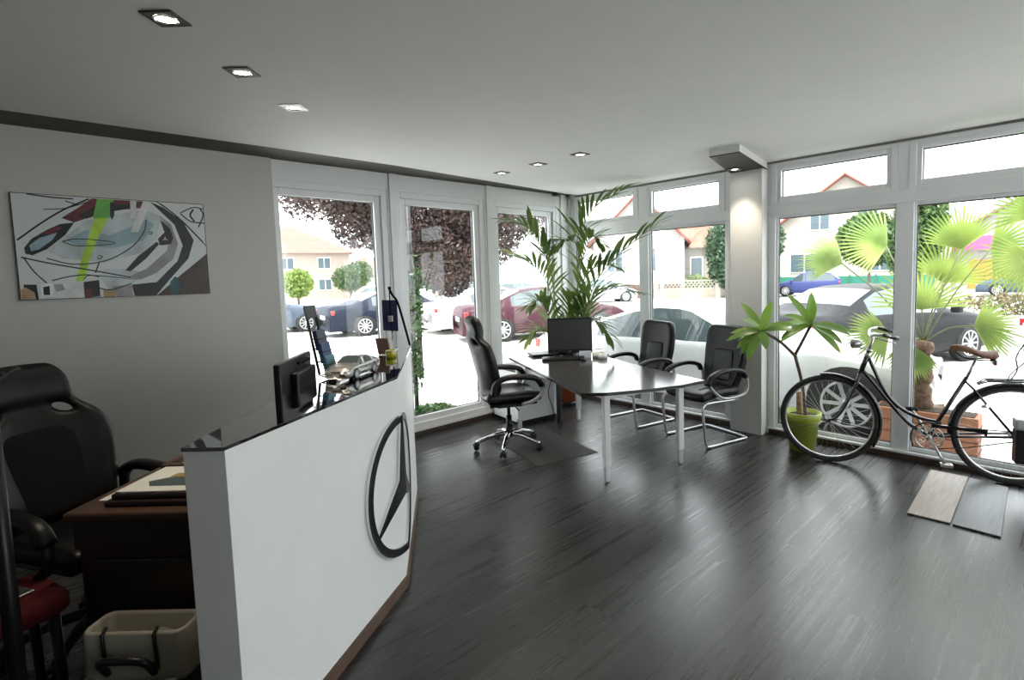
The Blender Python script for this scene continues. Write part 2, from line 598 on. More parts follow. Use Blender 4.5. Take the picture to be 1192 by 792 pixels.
def downlight(loc, rz, label, group, z=2.58, frame=LAMPFR, power=2.0):
    t = thing('ceiling_downlight', label, 'ceiling light', (loc[0], loc[1], z), rz, group)
    f = MB()
    s, r, n = 0.058, 0.041, 24
    vs = []; fs = []
    for j in range(n):
        a = 2*pi*j/n
        q = min(s/max(abs(cos(a)), 1e-6), s/max(abs(sin(a)), 1e-6))
        vs += [(q*cos(a), q*sin(a), -0.006), (r*cos(a), r*sin(a), -0.006), (r*cos(a), r*sin(a), 0.0), (q*cos(a), q*sin(a), 0.0)]
    for j in range(n):
        a = j*4; b = ((j+1) % n)*4
        fs += [(a, a+1, b+1, b), (a+1, a+2, b+2, b+1), (a, b, b+3, a+3)]
    f.add(vs, fs)
    f.build('frame', frame, t)
    MB().lathe([(0.041, -0.008), (0.036, -0.011), (0.033, -0.004), (0.033, -0.001)], n=24, cap=False).build('trim_ring', CHROME, t)
    MB().lathe([(0.033, -0.002), (0.02, -0.005), (0.001, -0.006)], n=20).build('bulb', LAMPON, t)
    l = bpy.data.lights.new('downlight_beam', 'SPOT')
    l.energy = power*8; l.spot_size = radians(80); l.spot_blend = 0.8; l.color = (1.0, 0.86, 0.68); l.shadow_soft_size = 0.03
    lo = bpy.data.objects.new('downlight_beam', l)
    COL.objects.link(lo); lo.parent = t; lo.location = (0, 0, -0.02)
    return t


row1 = [((2.261, -4.573), 'largest, nearest of the brown-framed square downlights in the diagonal ceiling row'),
        ((1.883, -4.22), 'middle brown-framed square downlight of the diagonal ceiling row'),
        ((1.51, -3.861), 'pale-framed square downlight, farthest of the diagonal ceiling row over the counter')]
for i, (p_, lb) in enumerate(row1):
    downlight(p_, radians(45), lb, 'downlights over the counter', frame=WHITEM if i == 2 else LAMPFR)
row2 = [((0.749, -1.704), 'leftmost small downlight of the row over the office desk'),
        ((1.238, -1.693), 'middle small downlight of the row over the office desk'),
        ((1.728, -1.678), 'rightmost small downlight of the row over the office desk')]
for p_, lb in row2:
    downlight(p_, 0, lb, 'downlights over the desk')
downlight((2.40, -0.30), 0, 'lit downlight set in the dark brown soffit above the pillar', None, z=2.517, power=2.5)

o = MB().lathe([(0.001, 0), (0.05, 0.0), (0.055, 0.01), (0.055, 0.03), (0.06, 0.035), (0.06, 0.045), (0.001, 0.045)], (0, 0, 0), 24).build('smoke_detector', BLACKP)
o.location = (0.13, -0.33, 2.555)
tag(o, 'round black smoke detector on the dark ceiling border in the room corner', 'smoke detector')

# ------------------------------------------------------------------ counter
A0 = Vector((2.905, -4.63)); C0 = Vector((2.28, -3.725)); D0 = Vector((1.32, -3.09)); G0 = Vector((1.05, -3.18)); E0 = Vector((2.81, -4.72))
HC = 1.10
t = thing('reception_counter', 'white angular reception counter with black glass top and a star emblem', 'counter', (2.3, -3.9, 0))
PL = [Vector(p)-Vector((2.3, -3.9)) for p in (A0, C0, D0, G0, E0)]
MB().prism([tuple(p) for p in PL], 0.0, HC-0.012).build('body', COUNTERW, t, bevel=0.002, seg=1)
cen = sum(PL, Vector((0, 0)))/5
MB().prism([tuple(p+(p-cen).normalized()*0.006) for p in PL], HC-0.012, HC).build('counter_top', BLACKG, t, bevel=0.001, seg=1)
d1 = (C0-A0).normalized(); n1 = Vector((d1.y, -d1.x))
d2 = (D0-C0).normalized(); n2 = Vector((d2.y, -d2.x))
kb_ = MB()
o2 = Vector((2.3, -3.9))
for P0, P1, nn in ((A0, C0, n1), (C0, D0, n2)):
    a, b = P0-o2, P1-o2
    kb_.prism([tuple(a), tuple(b), tuple(b+nn*0.012), tuple(a+nn*0.012)], 0.0, 0.055)
kb_.build('kick_strip', mat('brown_kick_strip', (0.10, 0.06, 0.04), 0.5, var=0.25, scale=10), t)


def wrap(a, z, off):
    if a <= 0:
        q = C0+d1*a+n1*off
    else:
        q = C0+d2*a+n2*off
    if abs(a) < 1e-6:
        nb = (n1+n2).normalized()
        q = C0+nb*(off/max(0.3, nb.dot(n1)))
    return Vector((q.x-2.3, q.y+3.9, z))


def clip(poly, sgn):
    out = []
    n = len(poly)
    for i in range(n):
        p, q = poly[i], poly[(i+1) % n]
        ip, iq = p[0]*sgn >= -1e-9, q[0]*sgn >= -1e-9
        if ip: out.append(p)
        if ip != iq:
            k = p[0]/(p[0]-q[0])
            out.append((0.0, p[1]+(q[1]-p[1])*k))
    return out


def emblem(off0, off1, grow, name, m_):
    mb = MB()
    R1, R0, cz = 0.352+grow, 0.318-grow, 0.553
    N = 64
    polys = []
    for i in range(N):
        a0, a1 = 2*pi*i/N, 2*pi*(i+1)/N
        polys.append([(R0*cos(a0), R0*sin(a0)), (R1*cos(a0), R1*sin(a0)), (R1*cos(a1), R1*sin(a1)), (R0*cos(a1), R0*sin(a1))])
    for k in range(3):
        a = pi/2+k*2*pi/3
        tip = (R0*cos(a), R0*sin(a)); wt = 0.006+grow
        for sd in (1, -1):
            b = a+sd*pi/3
            hub = ((0.055+grow)*cos(b), (0.055+grow)*sin(b))
            px, py = -sin(a)*sd*wt, cos(a)*sd*wt
            polys.append([(0, 0), tip, (tip[0]+px, tip[1]+py), hub])
    for pl in polys:
        for sg in (-1, 1):
            c = clip(pl, sg)
            cc = []
            for p in c:
                if not cc or (abs(p[0]-cc[-1][0])+abs(p[1]-cc[-1][1])) > 1e-6:
                    cc.append(p)
            if len(cc) < 3 or max(abs(p[0]) for p in cc) < 1e-5:
                continue
            e = 1e-4*sg
            n = len(cc)
            fr_v = [wrap(p[0] if abs(p[0]) > 1e-6 else e*0, p[1]+cz, off1) for p in cc]
            bk_v = [wrap(p[0] if abs(p[0]) > 1e-6 else e*0, p[1]+cz, off0) for p in cc]
            mb.add(bk_v+fr_v, [tuple(range(n))[::-1], tuple(range(n, 2*n))]+[(i, (i+1) % n, n+(i+1) % n, n+i) for i in range(n)])
    return mb.build(name, m_, t, smooth=False)


emblem(0.0, 0.016, 0.003, 'emblem_edge', CHROME)
emblem(0.016, 0.022, 0.0, 'star_emblem', mat('gloss_black_emblem', (0.006, 0.006, 0.006), 0.2, var=0))

# ------------------------------------------------------------------ chairs
def shell(fn, nu, nv, skip=()):
    mb = MB()
    vs = [fn(i/nu, j/nv) for i in range(nu+1) for j in range(nv+1)]
    fs = []
    for i in range(nu):
        for j in range(nv):
            if (i, j) in skip:
                continue
            a = i*(nv+1)+j
            fs.append((a, a+nv+1, a+nv+2, a+1))
    used = sorted({k for f in fs for k in f})
    mp = {k: n for n, k in enumerate(used)}
    return mb.add([vs[k] for k in used], [tuple(mp[k] for k in f) for f in fs], 0, True)


def lerp_table(T, u):
    for (a, va), (b, vb) in zip(T, T[1:]):
        if u <= b:
            k = (u-a)/(b-a) if b > a else 0
            return tuple(x+(y-x)*k for x, y in zip(va, vb)) if isinstance(va, tuple) else va+(vb-va)*k
    return T[-1][1]


def base_star(root, zc=0.13, R=0.31, rot=0.0, m=CHROME):
    for k in range(5):
        a = rot+k*2*pi/5
        leg = MB()
        p = [(0.03*cos(a), 0.03*sin(a), zc+0.005), (0.12*cos(a), 0.12*sin(a), zc-0.005), (0.22*cos(a), 0.22*sin(a), zc-0.032), (R*cos(a), R*sin(a), 0.068)]
        leg.ringtube(smoothpath(p, 4), [0.024]*6+[0.02]*5+[0.016]*2, 10)
        lo = leg.build('base_leg', m, root)
        c = MB()
        tx, ty = -sin(a), cos(a)
        for sd in (-1, 1):
            q = Vector((R*cos(a)+tx*0.017*sd, R*sin(a)+ty*0.017*sd, 0.027))
            c.cyl(q-Vector((tx, ty, 0))*0.009, q+Vector((tx, ty, 0))*0.009, 0.026, n=16)
        c.cyl((R*cos(a), R*sin(a), 0.03), (R*cos(a), R*sin(a), 0.066), 0.009, n=8)
        c.ringtube([(R*cos(a)-cos(a)*0.024, R*sin(a)-sin(a)*0.024, 0.038), (R*cos(a), R*sin(a), 0.058), (R*cos(a)+cos(a)*0.024, R*sin(a)+sin(a)*0.024, 0.038)], 0.016, 8)
        c.build('caster', BLACKP, lo)


def arm_loop(root, sy, pad, frame, z0=0.46, zt=0.70, xb=-0.20, xf=0.24):
    """loop armrest on side sy: arched pad on top, frame below curving to the seat"""
    path = [(xb, sy, z0+0.10), (xb+0.02, sy, zt-0.05), (xb+0.10, sy, zt), (0.02, sy, zt+0.005), (xf-0.06, sy, zt-0.02), (xf, sy, zt-0.09)]
    pth = smoothpath(path, 5)
    a = MB().ringtube(pth, [0.026]*len(pth), 10, sx=1.35)
    ao = a.build('armrest', pad, root)
    fr_ = [(xf, sy, zt-0.09), (xf-0.005, sy, zt-0.16), (xf-0.08, sy*0.97, z0+0.02), (xf-0.18, sy*0.88, z0-0.01)]
    p2 = smoothpath(fr_, 5)
    MB().ringtube(p2, 0.014, 8, sx=1.7).build('arm_frame', frame, ao)


def race_chair(label, loc, rz, group=None, scale=1.0, chrome=CHROME, rot=0.35, tilt=0.10, low=0.0):
    t = thing('swivel_chair', label, 'chair', loc, rz, group)
    base_star(t, rot=rot, m=chrome)
    MB().cyl((0, 0, 0.12), (0, 0, 0.30), 0.026, n=14).cyl((0, 0, 0.10), (0, 0, 0.22), 0.034, n=14).cyl((0, 0, 0.3), (0, 0, 0.42), 0.015, n=12).build('gas_lift', BLACKP, t)
    MB().box((0.0, 0, 0.415), (0.24, 0.18, 0.045)).cyl((0.03, -0.09, 0.41), (0.03, -0.25, 0.40), 0.007, n=8).build('tilt_mechanism', BLACKP, t, bevel=0.01)

    def seat(u, v):
        y = (v*2-1)
        x = -0.25+u*0.52
        w_ = 0.255-0.03*u
        edge = abs(y)**3
        z = 0.495+0.035*edge - 0.05*max(0, u-0.75)**1*2 + 0.01*(u < 0.1)
        return (x, y*w_, z)
    shell(seat, 8, 8).build('seat', LEATHER, t, solid=0.085, subsurf=2)
    MB().box((0.0, 0, 0.445), (0.44, 0.42, 0.03)).build('seat_pan', BLACKP, t, bevel=0.015)
    W_ = [(0.0, 0.215), (0.15, 0.235), (0.35, 0.27), (0.52, 0.29), (0.66, 0.275), (0.72, 0.23), (0.78, 0.185), (0.88, 0.185), (0.96, 0.175), (1.0, 0.14)]
    X_ = [(0.0, -0.20), (0.2, -0.215), (0.5, -0.25), (0.75, -0.29), (1.0, -0.315)]

    def back(u, v):
        y = v*2-1
        w_ = lerp_table(W_, u)
        x = lerp_table(X_, u)
        bol = (abs(y)**2.2)*0.095*(1.0 if 0.1 < u < 0.75 else 0.35)
        hr = 0.03*(0.78 < u < 0.97)
        z = 0.49+u*0.74
        x = x+bol+hr-tilt*(u*0.74)*0.6
        return (x, y*w_, z)
    skip = [(11, 1), (11, 6)]
    shell(back, 16, 8, skip).build('backrest', LEATHER, t, solid=0.09, subsurf=2)

    def cush(u, v):
        y = v*2-1
        w_ = lerp_table(W_, 0.1+u*0.52)*0.60*(1-0.35*max(0, u-0.8)/0.2*abs(y))
        x = lerp_table(X_, 0.1+u*0.52)
        return (x+0.058-tilt*((0.1+u*0.52)*0.74)*0.6, y*w_, 0.49+(0.1+u*0.52)*0.74)
    shell(cush, 8, 4).build('backrest_cushion', BLACKM, t, solid=0.03, subsurf=1)

    def head(u, v):
        y = v*2-1
        uu = 0.79+u*0.18
        return (lerp_table(X_, uu)+0.052-tilt*(uu*0.74)*0.6, y*0.14, 0.49+uu*0.74)
    shell(head, 3, 4).build('head_cushion', LEATHER, t, solid=0.03, subsurf=2)
    for s in (-1, 1):
        arm_loop(t, 0.285*s, LEATHER, SILVERP if chrome is CHROME else BLACKP)
    return t


race_chair('black high-backed swivel chair with chrome star base in front of the office desk', (0.99, -1.92, 0.006), radians(64), rot=0.5)
race_chair('black racing-style swivel chair behind the wooden desk, facing the counter', (1.61, -4.90, 0.0), radians(29), chrome=BLACKP, rot=0.2, tilt=0.26)


def visitor_chair(label, loc, rz, group):
    t = thing('visitor_chair', label, 'chair', loc, rz, group)
    f = MB()
    w = 0.26
    r = 0.0125
    pts = []
    half = [(-0.16, 0.40), (0.20, 0.41), (0.275, 0.395), (0.29, 0.34), (0.26, 0.08), (0.245, 0.03), (0.20, 0.014), (-0.20, 0.014), (-0.245, 0.014)]
    left = smoothpath([(x, -w, z) for x, z in half], 4)
    back = smoothpath([(-0.245, -w, 0.014), (-0.29, -w+0.05, 0.014), (-0.29, w-0.05, 0.014), (-0.245, w, 0.014)], 5)
    right = smoothpath([(x, w, z) for x, z in half[::-1]], 4)
    f.ringtube(left[:-1]+back[:-1]+right, r, 10)
    fo = f.build('sled_frame', ALU, t)
    for y in (-w, w):
        for x in (-0.22, 0.22):
            MB().box((x, y, 0.006), (0.03, 0.028, 0.012)).build('glide', BLACKP, fo)
    MB().cyl((0.05, -w, 0.405), (0.05, w, 0.405), 0.011, n=8).cyl((-0.14, -w, 0.40), (-0.14, w, 0.40), 0.011, n=8).build('cross_bar', ALU, t)

    def seat(u, v):
        y = v*2-1
        x = -0.22+u*0.50
        return (x, y*(0.245+0.01*u), 0.455+0.012*sin(pi*u)+0.016*abs(y)**3-0.05*max(0, u-0.8)*2)
    so = shell(seat, 8, 8).build('seat', LEATHER, t, solid=0.085, subsurf=2)
    sm_ = MB()
    for y in (-0.12, 0.12):
        sm_.ringtube([(x/20-0.2, y, 0.503+0.012*sin(pi*(x/20+0.02)/0.5)) for x in range(0, 9)], 0.0035, 6)
    sm_.build('seam', BLACKM, so)
    W_ = [(0.0, 0.19), (0.2, 0.225), (0.5, 0.25), (0.8, 0.25), (0.93, 0.235), (1.0, 0.19)]

    def back_(u, v):
        y = v*2-1
        x = -0.21-0.16*u+0.05*(u > 0.35)*(u-0.35)-0.02*sin(pi*u)+0.03*abs(y)**2.5
        return (x, y*lerp_table(W_, u), 0.46+u*0.60)
    bo = shell(back_, 10, 8).build('backrest', LEATHER, t, solid=0.08, subsurf=2)

    def cu(u, v):
        y = v*2-1
        uu = 0.12+u*0.5
        return (-0.21-0.16*uu+0.05*(uu > 0.35)*(uu-0.35)-0.02*sin(pi*uu)+0.046, y*0.14*(1-0.15*u), 0.46+uu*0.60)
    shell(cu, 5, 4).build('backrest_panel', LEATHER, bo, solid=0.022, subsurf=2)
    for s in (-1, 1):
        y = 0.275*s
        path = smoothpath([(-0.235, y, 0.60), (-0.19, y, 0.655), (-0.06, y, 0.685), (0.10, y, 0.675), (0.21, y, 0.635), (0.25, y, 0.575)], 4)
        ao = MB().ringtube(path, [0.024]*len(path), 10, sx=1.3).build('armrest', LEATHER, t)
        p2 = smoothpath([(-0.245, y, 0.61), (-0.265, y, 0.52), (-0.22, y, 0.445), (-0.05, y*0.96, 0.425), (0.08, y*0.97, 0.45), (0.20, y, 0.54), (0.245, y, 0.60)], 4)
        MB().ringtube(p2, 0.0125, 8, sx=1.5).build('arm_frame', SILVERP, ao)
    return t


visitor_chair('black leather visitor chair on a silver sled frame, half hidden behind the desk', (1.34, -0.385, 0), radians(-103), 'visitor chairs by the windows')
visitor_chair('black leather visitor chair on a silver sled frame, next to the white pillar', (2.195, -0.50, 0), radians(-105), 'visitor chairs by the windows')

# ------------------------------------------------------------------ office desk
t = thing('office_desk', 'office desk with grey-brown top, dark edge and white height-adjustable legs', 'desk', (1.4, -1.3, 0))
DP = [(0.32, -1.33), (2.10, -2.15), (2.25, -2.02), (2.42, -1.72), (2.53, -1.45), (2.575, -1.18), (1.78, -0.93), (1.25, -0.72), (0.62, -0.55)]
DPl = [(x-1.4, y+1.3) for x, y in DP]
MB().prism(DPl, 0.690, 0.71).build('desk_top', TABLETOP, t, bevel=0.002, seg=1)
cx = sum(p[0] for p in DPl)/9; cy = sum(p[1] for p in DPl)/9
MB().prism([((x-cx)*1.002+cx, (y-cy)*1.003+cy) for x, y in DPl], 0.686, 0.704).build('edge_band', mat('black_edge_band', (0.015, 0.013, 0.012), 0.4), t)
fr_ = MB()
LG = [(2.19, -1.97), (2.39, -1.26), (0.66, -1.50), (0.86, -0.82)]
for a, b in ((0, 2), (1, 3), (0, 1), (2, 3)):
    p, q = Vector(LG[a]), Vector(LG[b])
    c = (p+q)/2; d = q-p
    fr_.box((c.x-1.4, c.y+1.3, 0.665), (d.length, 0.03, 0.042), atan2(d.y, d.x))
fr_.build('under_frame', WHITEM, t)
for i, (x, y) in enumerate(LG):
    s = 0.032
    lg = MB().box((x-1.4, y+1.3, 0.405), (0.052, 0.052, 0.565), radians(-24)).build('leg', WHITEM, t, bevel=0.008)
    MB().box((x-1.4, y+1.3, 0.07), (0.04, 0.04, 0.12), radians(-24)).cyl((x-1.4, y+1.3, 0), (x-1.4, y+1.3, 0.014), 0.018, n=12).build('foot', ALU, lg, bevel=0.004)
MB().cyl((0.70-1.4, -0.96+1.3, 0.0), (0.70-1.4, -0.96+1.3, 0.69), 0.028, n=14).build('cable_duct', mat('dark_grey_duct', (0.06, 0.06, 0.06), 0.4), t)

t = thing('low_cabinet', 'low white office cabinet with dark rim under the desk by the left windows', 'cabinet', (0.30, -1.12, 0), radians(-8))
MB().span((-0.22, -0.26, 0.04), (0.25, 0.30, 0.575)).build('body', WHITEM, t, bevel=0.004)
MB().span((-0.225, -0.265, 0.575), (0.255, 0.305, 0.60)).build('cabinet_top', BLACKP, t, bevel=0.003)
MB().span((-0.20, -0.24, 0.0), (0.23, 0.28, 0.04)).build('plinth', BLACKP, t)
d_ = MB().span((0.25, -0.25, 0.05), (0.266, 0.14, 0.57)).build('door', WHITEM, t, bevel=0.003)
MB().cyl((0.275, 0.10, 0.36), (0.275, 0.10, 0.46), 0.005, n=8).build('handle', ALU, d_)
cbl = MB().ringtube(smoothpath([(0.62, -1.0, 0.68), (0.63, -0.98, 0.5), (0.60, -1.02, 0.3), (0.65, -1.0, 0.12), (0.68, -1.02, 0.02), (0.6, -1.1, 0.008)], 6), 0.005, 6).build('power_cable', BLACKP)
tag(cbl, 'black power cable hanging behind the office desk beside the low white cabinet', 'cable')
t = thing('laptop', 'closed black laptop lying on the far left end of the office desk', 'laptop', (0.52, -0.98, 0.711), radians(62))
MB().box((0, 0, 0.009), (0.34, 0.24, 0.016)).build('laptop_base', BLACKP, t, bevel=0.004)
MB().box((0, 0, 0.022), (0.34, 0.24, 0.008)).build('lid', BLACKP, t, bevel=0.003)

# monitor, keyboard, mouse
mc = Vector((0.86, -0.93))
vd = Vector((4.70-0.86, -5.02+0.93)).normalized()
ma = atan2(vd.y, vd.x)+radians(6)
t = thing('computer_monitor', 'black computer monitor standing on the office desk, screen facing the room', 'monitor', (mc.x, mc.y, 0.71), ma)
sp = MB().box((0, 0, 0.235), (0.035, 0.475, 0.375)).build('casing', BLACKP, t, bevel=0.006)
MB().box((0.0185, 0, 0.245), (0.002, 0.445, 0.318)).build('screen', SCREEN, sp)
MB().box((-0.02, 0, 0.09), (0.03, 0.07, 0.16)).box((-0.01, 0, 0.008), (0.19, 0.25, 0.014)).build('stand', BLACKP, t, bevel=0.006)
lb = MB().box((0.0185, 0, 0.064), (0.002, 0.02, 0.008)).build('maker_badge', ALU, sp)

t = thing('keyboard', 'black computer keyboard on the office desk in front of the monitor', 'keyboard', (0.86, -1.10, 0.711), radians(-45))
MB().box((0, 0, 0.011), (0.155, 0.45, 0.02)).build('case', BLACKP, t, bevel=0.005)
k = MB()
for i in range(6):
    for j in range(22):
        if (i == 5 and 5 < j < 12):
            continue
        k.box((-0.06+i*0.0225, -0.205+j*0.0195, 0.024), (0.018, 0.016, 0.007))
k.box((0.0525, -0.02, 0.024), (0.018, 0.11, 0.007))
tag(k.build('key', mat('black_keys', (0.02, 0.02, 0.022), 0.4), t), kind='stuff')
t.rotation_euler = (0, 0, ma)
t.location = (0.84+vd.x*0.12, -1.03+vd.y*0.12+0.02, 0.711)
mo = MB()
mo.ball((0, 0, 0.016), 1, 14, sc=(0.055, 0.031, 0.018))
o = mo.build('computer_mouse', BLACKP); o.location = (1.12, -1.02, 0.711); o.rotation_euler = (0, 0, ma)
tag(o, 'black computer mouse on the desk to the right of the keyboard', 'mouse')
for nm, lb_, x, y, r_, h_ in (('tape_roll', 'white paper tape roll on the desk beside the monitor, the left one', 1.10, -0.78, 0.045, 0.05), ('tape_roll', 'white paper tape roll on the desk beside the monitor, the right one nearer the chairs', 1.20, -0.80, 0.048, 0.052)):
    o = MB().lathe([(r_*0.5, 0), (r_, 0), (r_, h_), (r_*0.5, h_), (r_*0.5, 0)], n=28).build(nm, mat('white_paper', (0.75, 0.75, 0.72), 0.7))
    o.location = (x, y, 0.711)
    tag(o, lb_, 'tape roll', 'white tape rolls on the desk')
for lb_, x, y in (('metal pen cup behind the left side of the monitor', 0.70, -0.98), ('metal pen cup just behind the monitor stand', 0.76, -0.90)):
    o = MB().lathe([(0.001, 0), (0.034, 0), (0.036, 0.095), (0.033, 0.095), (0.031, 0.006), (0.001, 0.006)], n=20).build('pen_cup', ALU)
    o.location = (x, y, 0.711); tag(o, lb_, 'pen cup', 'pen cups behind the monitor')
o = MB().box((0, 0, 0.035), (0.05, 0.12, 0.07)).build('business_card_box', mat('pale_blue_card', (0.55, 0.62, 0.68), 0.6), bevel=0.002)
o.location = (1.02, -0.87, 0.711); o.rotation_euler = (0, 0, ma)
tag(o, 'small pale blue card box on the desk between monitor and tape rolls', 'box')

# floor mat
c4 = [(1.70, -1.50), (1.55, -2.09), (0.62, -1.86), (0.77, -1.27)]
ax = Vector(c4[1])-Vector(c4[0]); bx = Vector(c4[3])-Vector(c4[0])
mb = MB().prism(c4, 0.0, 0.005)
o = mb.build('chair_mat', mat('grey_brown_mat', (0.055, 0.05, 0.045), 0.6))
tag(o, 'thin ridged grey-brown floor mat under the swivel chair at the office desk', 'floor mat')
rb = MB()
for i in range(1, 36):
    p = Vector(c4[0])+bx*(i/36)+ax*0.03; q = Vector(c4[0])+bx*(i/36)+ax*0.97
    c = (p+q)/2
    rb.box((c.x, c.y, 0.0058), ((q-p).length, 0.009, 0.0022), atan2(ax.y, ax.x))
rb.build('ridge_pattern', mat('mat_ridges', (0.085, 0.078, 0.07), 0.55), o)

# ------------------------------------------------------------------ poster
POLYS=[('sketch_pale_blue',[(0.209,0.379),(0.346,0.511),(0.498,0.563),(0.672,0.601),(0.759,0.561),(0.717,0.393),(0.621,0.299),(0.42,0.236),(0.213,0.262),(0.143,0.311)]),('sketch_blue',[(0.234,0.38),(0.342,0.451),(0.46,0.421),(0.576,0.479),(0.668,0.537),(0.71,0.503),(0.643,0.391),(0.481,0.333),(0.296,0.347)]),('sketch_pale_blue',[(0.417,0.192),(0.542,0.191),(0.641,0.162),(0.548,0.082),(0.434,0.051),(0.386,0.14)]),('sketch_black',[(0.698,0.661),(0.771,0.626),(0.882,0.534),(0.941,0.399),(0.899,0.264),(0.775,0.113),(0.69,0.003),(0.565,0.007),(0.555,0.082),(0.697,0.096),(0.831,0.245),(0.87,0.359),(0.83,0.508),(0.761,0.588)]),('sketch_grey',[(0.745,0.569),(0.81,0.507),(0.842,0.368),(0.808,0.263),(0.701,0.161),(0.609,0.117),(0.508,0.12),(0.643,0.19),(0.773,0.32),(0.797,0.432)]),('sketch_black',[(0.527,0.182),(0.606,0.281),(0.717,0.383),(0.73,0.365),(0.648,0.263),(0.555,0.173)]),('sketch_black',[(0.746,0.541),(0.8,0.479),(0.817,0.414),(0.8,0.367),(0.733,0.356),(0.725,0.402),(0.767,0.45)]),('sketch_red',[(0.226,0.522),(0.314,0.594),(0.383,0.659),(0.698,0.661),(0.673,0.619),(0.514,0.591),(0.375,0.539),(0.287,0.496)]),('sketch_black',[(0.31,0.543),(0.421,0.628),(0.516,0.626),(0.646,0.648),(0.615,0.615),(0.444,0.569),(0.347,0.523)]),('sketch_black',[(0.04,0.326),(0.077,0.384),(0.153,0.444),(0.217,0.483),(0.287,0.496),(0.237,0.413),(0.144,0.32),(0.075,0.281),(0.044,0.291)]),('sketch_blue',[(0.065,0.343),(0.113,0.39),(0.201,0.429),(0.172,0.378),(0.108,0.319),(0.071,0.307)]),('sketch_red',[(0.128,0.426),(0.21,0.471),(0.227,0.455),(0.163,0.411)]),('sketch_brown',[(0.696,0.003),(0.839,0.14),(1.016,0.299),(1.018,0.0)]),('sketch_black',[(0.021,0.099),(0.079,0.097),(0.084,-0.002),(0.025,-0.002)]),('sketch_white',[(0.098,0.105),(0.16,0.103),(0.151,0.019),(0.095,0.017)]),('sketch_black',[(0.108,0.08),(0.139,0.087),(0.137,0.029),(0.108,0.03)]),('sketch_white',[(0.208,0.102),(0.301,0.102),(0.294,0.001),(0.204,-0.002)]),('sketch_grey',[(0.158,0.095),(0.201,0.097),(0.211,0.059),(0.167,0.047)]),('sketch_black',[(0.304,0.107),(0.384,0.119),(0.383,0.009),(0.303,0.0)]),('sketch_red',[(0.307,0.055),(0.34,0.063),(0.338,0.002),(0.307,0.0)]),('sketch_orange',[(0.4,0.052),(0.462,0.058),(0.487,0.022),(0.458,0.0),(0.4,0.001)]),('sketch_grey',[(0.449,0.077),(0.555,0.079),(0.557,0.006),(0.472,0.003)]),('sketch_black',[(0.569,0.073),(0.673,0.078),(0.663,0.003),(0.569,0.005)]),('sketch_teal',[(0.776,0.094),(0.804,0.131),(0.817,0.131),(0.836,0.083),(0.822,0.007),(0.775,0.007)]),('sketch_lime',[(0.418,0.66),(0.499,0.66),(0.457,0.526),(0.393,0.384),(0.348,0.262),(0.311,0.116),(0.266,0.112),(0.305,0.262),(0.353,0.417),(0.396,0.557)]),('sketch_green',[(0.412,0.658),(0.499,0.66),(0.468,0.535),(0.381,0.53)]),('sketch_black',[(0.479,0.641),(0.501,0.642),(0.494,0.554),(0.479,0.523),(0.471,0.553)]),('sketch_white',[(0.586,0.661),(0.621,0.662),(0.61,0.543),(0.58,0.536)]),('sketch_white',[(0.659,0.661),(0.701,0.661),(0.617,0.444),(0.574,0.446)]),('sketch_orange',[(0.007,0.067),(0.031,0.082),(0.066,0.048),(0.072,-0.002),(0.007,-0.001)])]
STROKES=[([(0.013,0.374),(0.119,0.475),(0.236,0.572),(0.37,0.655)],0.0099),([(0.022,0.269),(0.161,0.228),(0.349,0.184),(0.552,0.133)],0.0085),([(0.033,0.269),(0.074,0.18),(0.128,0.104)],0.0070),([(0.139,0.262),(0.261,0.225),(0.42,0.245),(0.566,0.335),(0.646,0.445),(0.668,0.537)],0.0070),([(0.393,0.236),(0.368,0.167)],0.0070),([(0.219,0.371),(0.299,0.39),(0.457,0.377),(0.47,0.36),(0.295,0.344),(0.219,0.371)],0.0056),([(0.736,0.669),(0.867,0.548),(1.02,0.358)],0.0099),([(0.871,0.595),(0.954,0.639),(1.02,0.63)],0.0070),([(0.87,0.59),(0.931,0.536),(1.021,0.527)],0.0085),([(0.953,0.625),(0.931,0.58),(0.955,0.537)],0.0113),([(0.995,0.636),(1.013,0.585),(0.977,0.496)],0.0085),([(0.153,0.12),(0.23,0.143),(0.321,0.155),(0.386,0.14)],0.0070),([(0.305,0.125),(0.346,0.15),(0.523,0.128)],0.0056),([(0.074,0.663),(0.18,0.651),(0.292,0.648)],0.0085),([(0.144,0.571),(0.249,0.585),(0.355,0.631)],0.0056),([(0.253,0.632),(0.315,0.611)],0.0070),([(0.389,0.283),(0.412,0.276),(0.394,0.259),(0.384,0.271)],0.0056),([(0.673,0.446),(0.694,0.451),(0.69,0.436),(0.672,0.437)],0.0056),([(0.329,0.089),(0.434,0.051),(0.556,0.091)],0.0070)]
PC = {'pale_blue': (0.50, 0.56, 0.58), 'blue': (0.28, 0.40, 0.46), 'black': (0.012, 0.012, 0.015), 'grey': (0.30, 0.29, 0.30), 'red': (0.13, 0.02, 0.025), 'brown': (0.05, 0.03, 0.025),
      'white': (0.72, 0.72, 0.72), 'orange': (0.42, 0.27, 0.16), 'teal': (0.02, 0.10, 0.11), 'lime': (0.42, 0.66, 0.06), 'green': (0.14, 0.42, 0.08)}
t = thing('wall_picture', 'frameless horizontal picture of a car design sketch hung on the left wall', 'picture', (0.03, -5.049, 1.522))
MB().span((0.0, 0.0, 0.0), (0.018, 1.02, 0.668)).build('panel', BLACKP, t)
pm = [mat('print_paper', (0.66, 0.69, 0.69), 0.45, var=0.05, scale=3)]
keys = list(PC)
for k_ in keys:
    pm.append(mat('print_'+k_, PC[k_], 0.45, var=0.22, scale=9))
pr = MB()
pr.add([(0.0185, 0.004, 0.004), (0.0185, 1.016, 0.004), (0.0185, 1.016, 0.664), (0.0185, 0.004, 0.664)], [(0, 1, 2, 3)], 0)
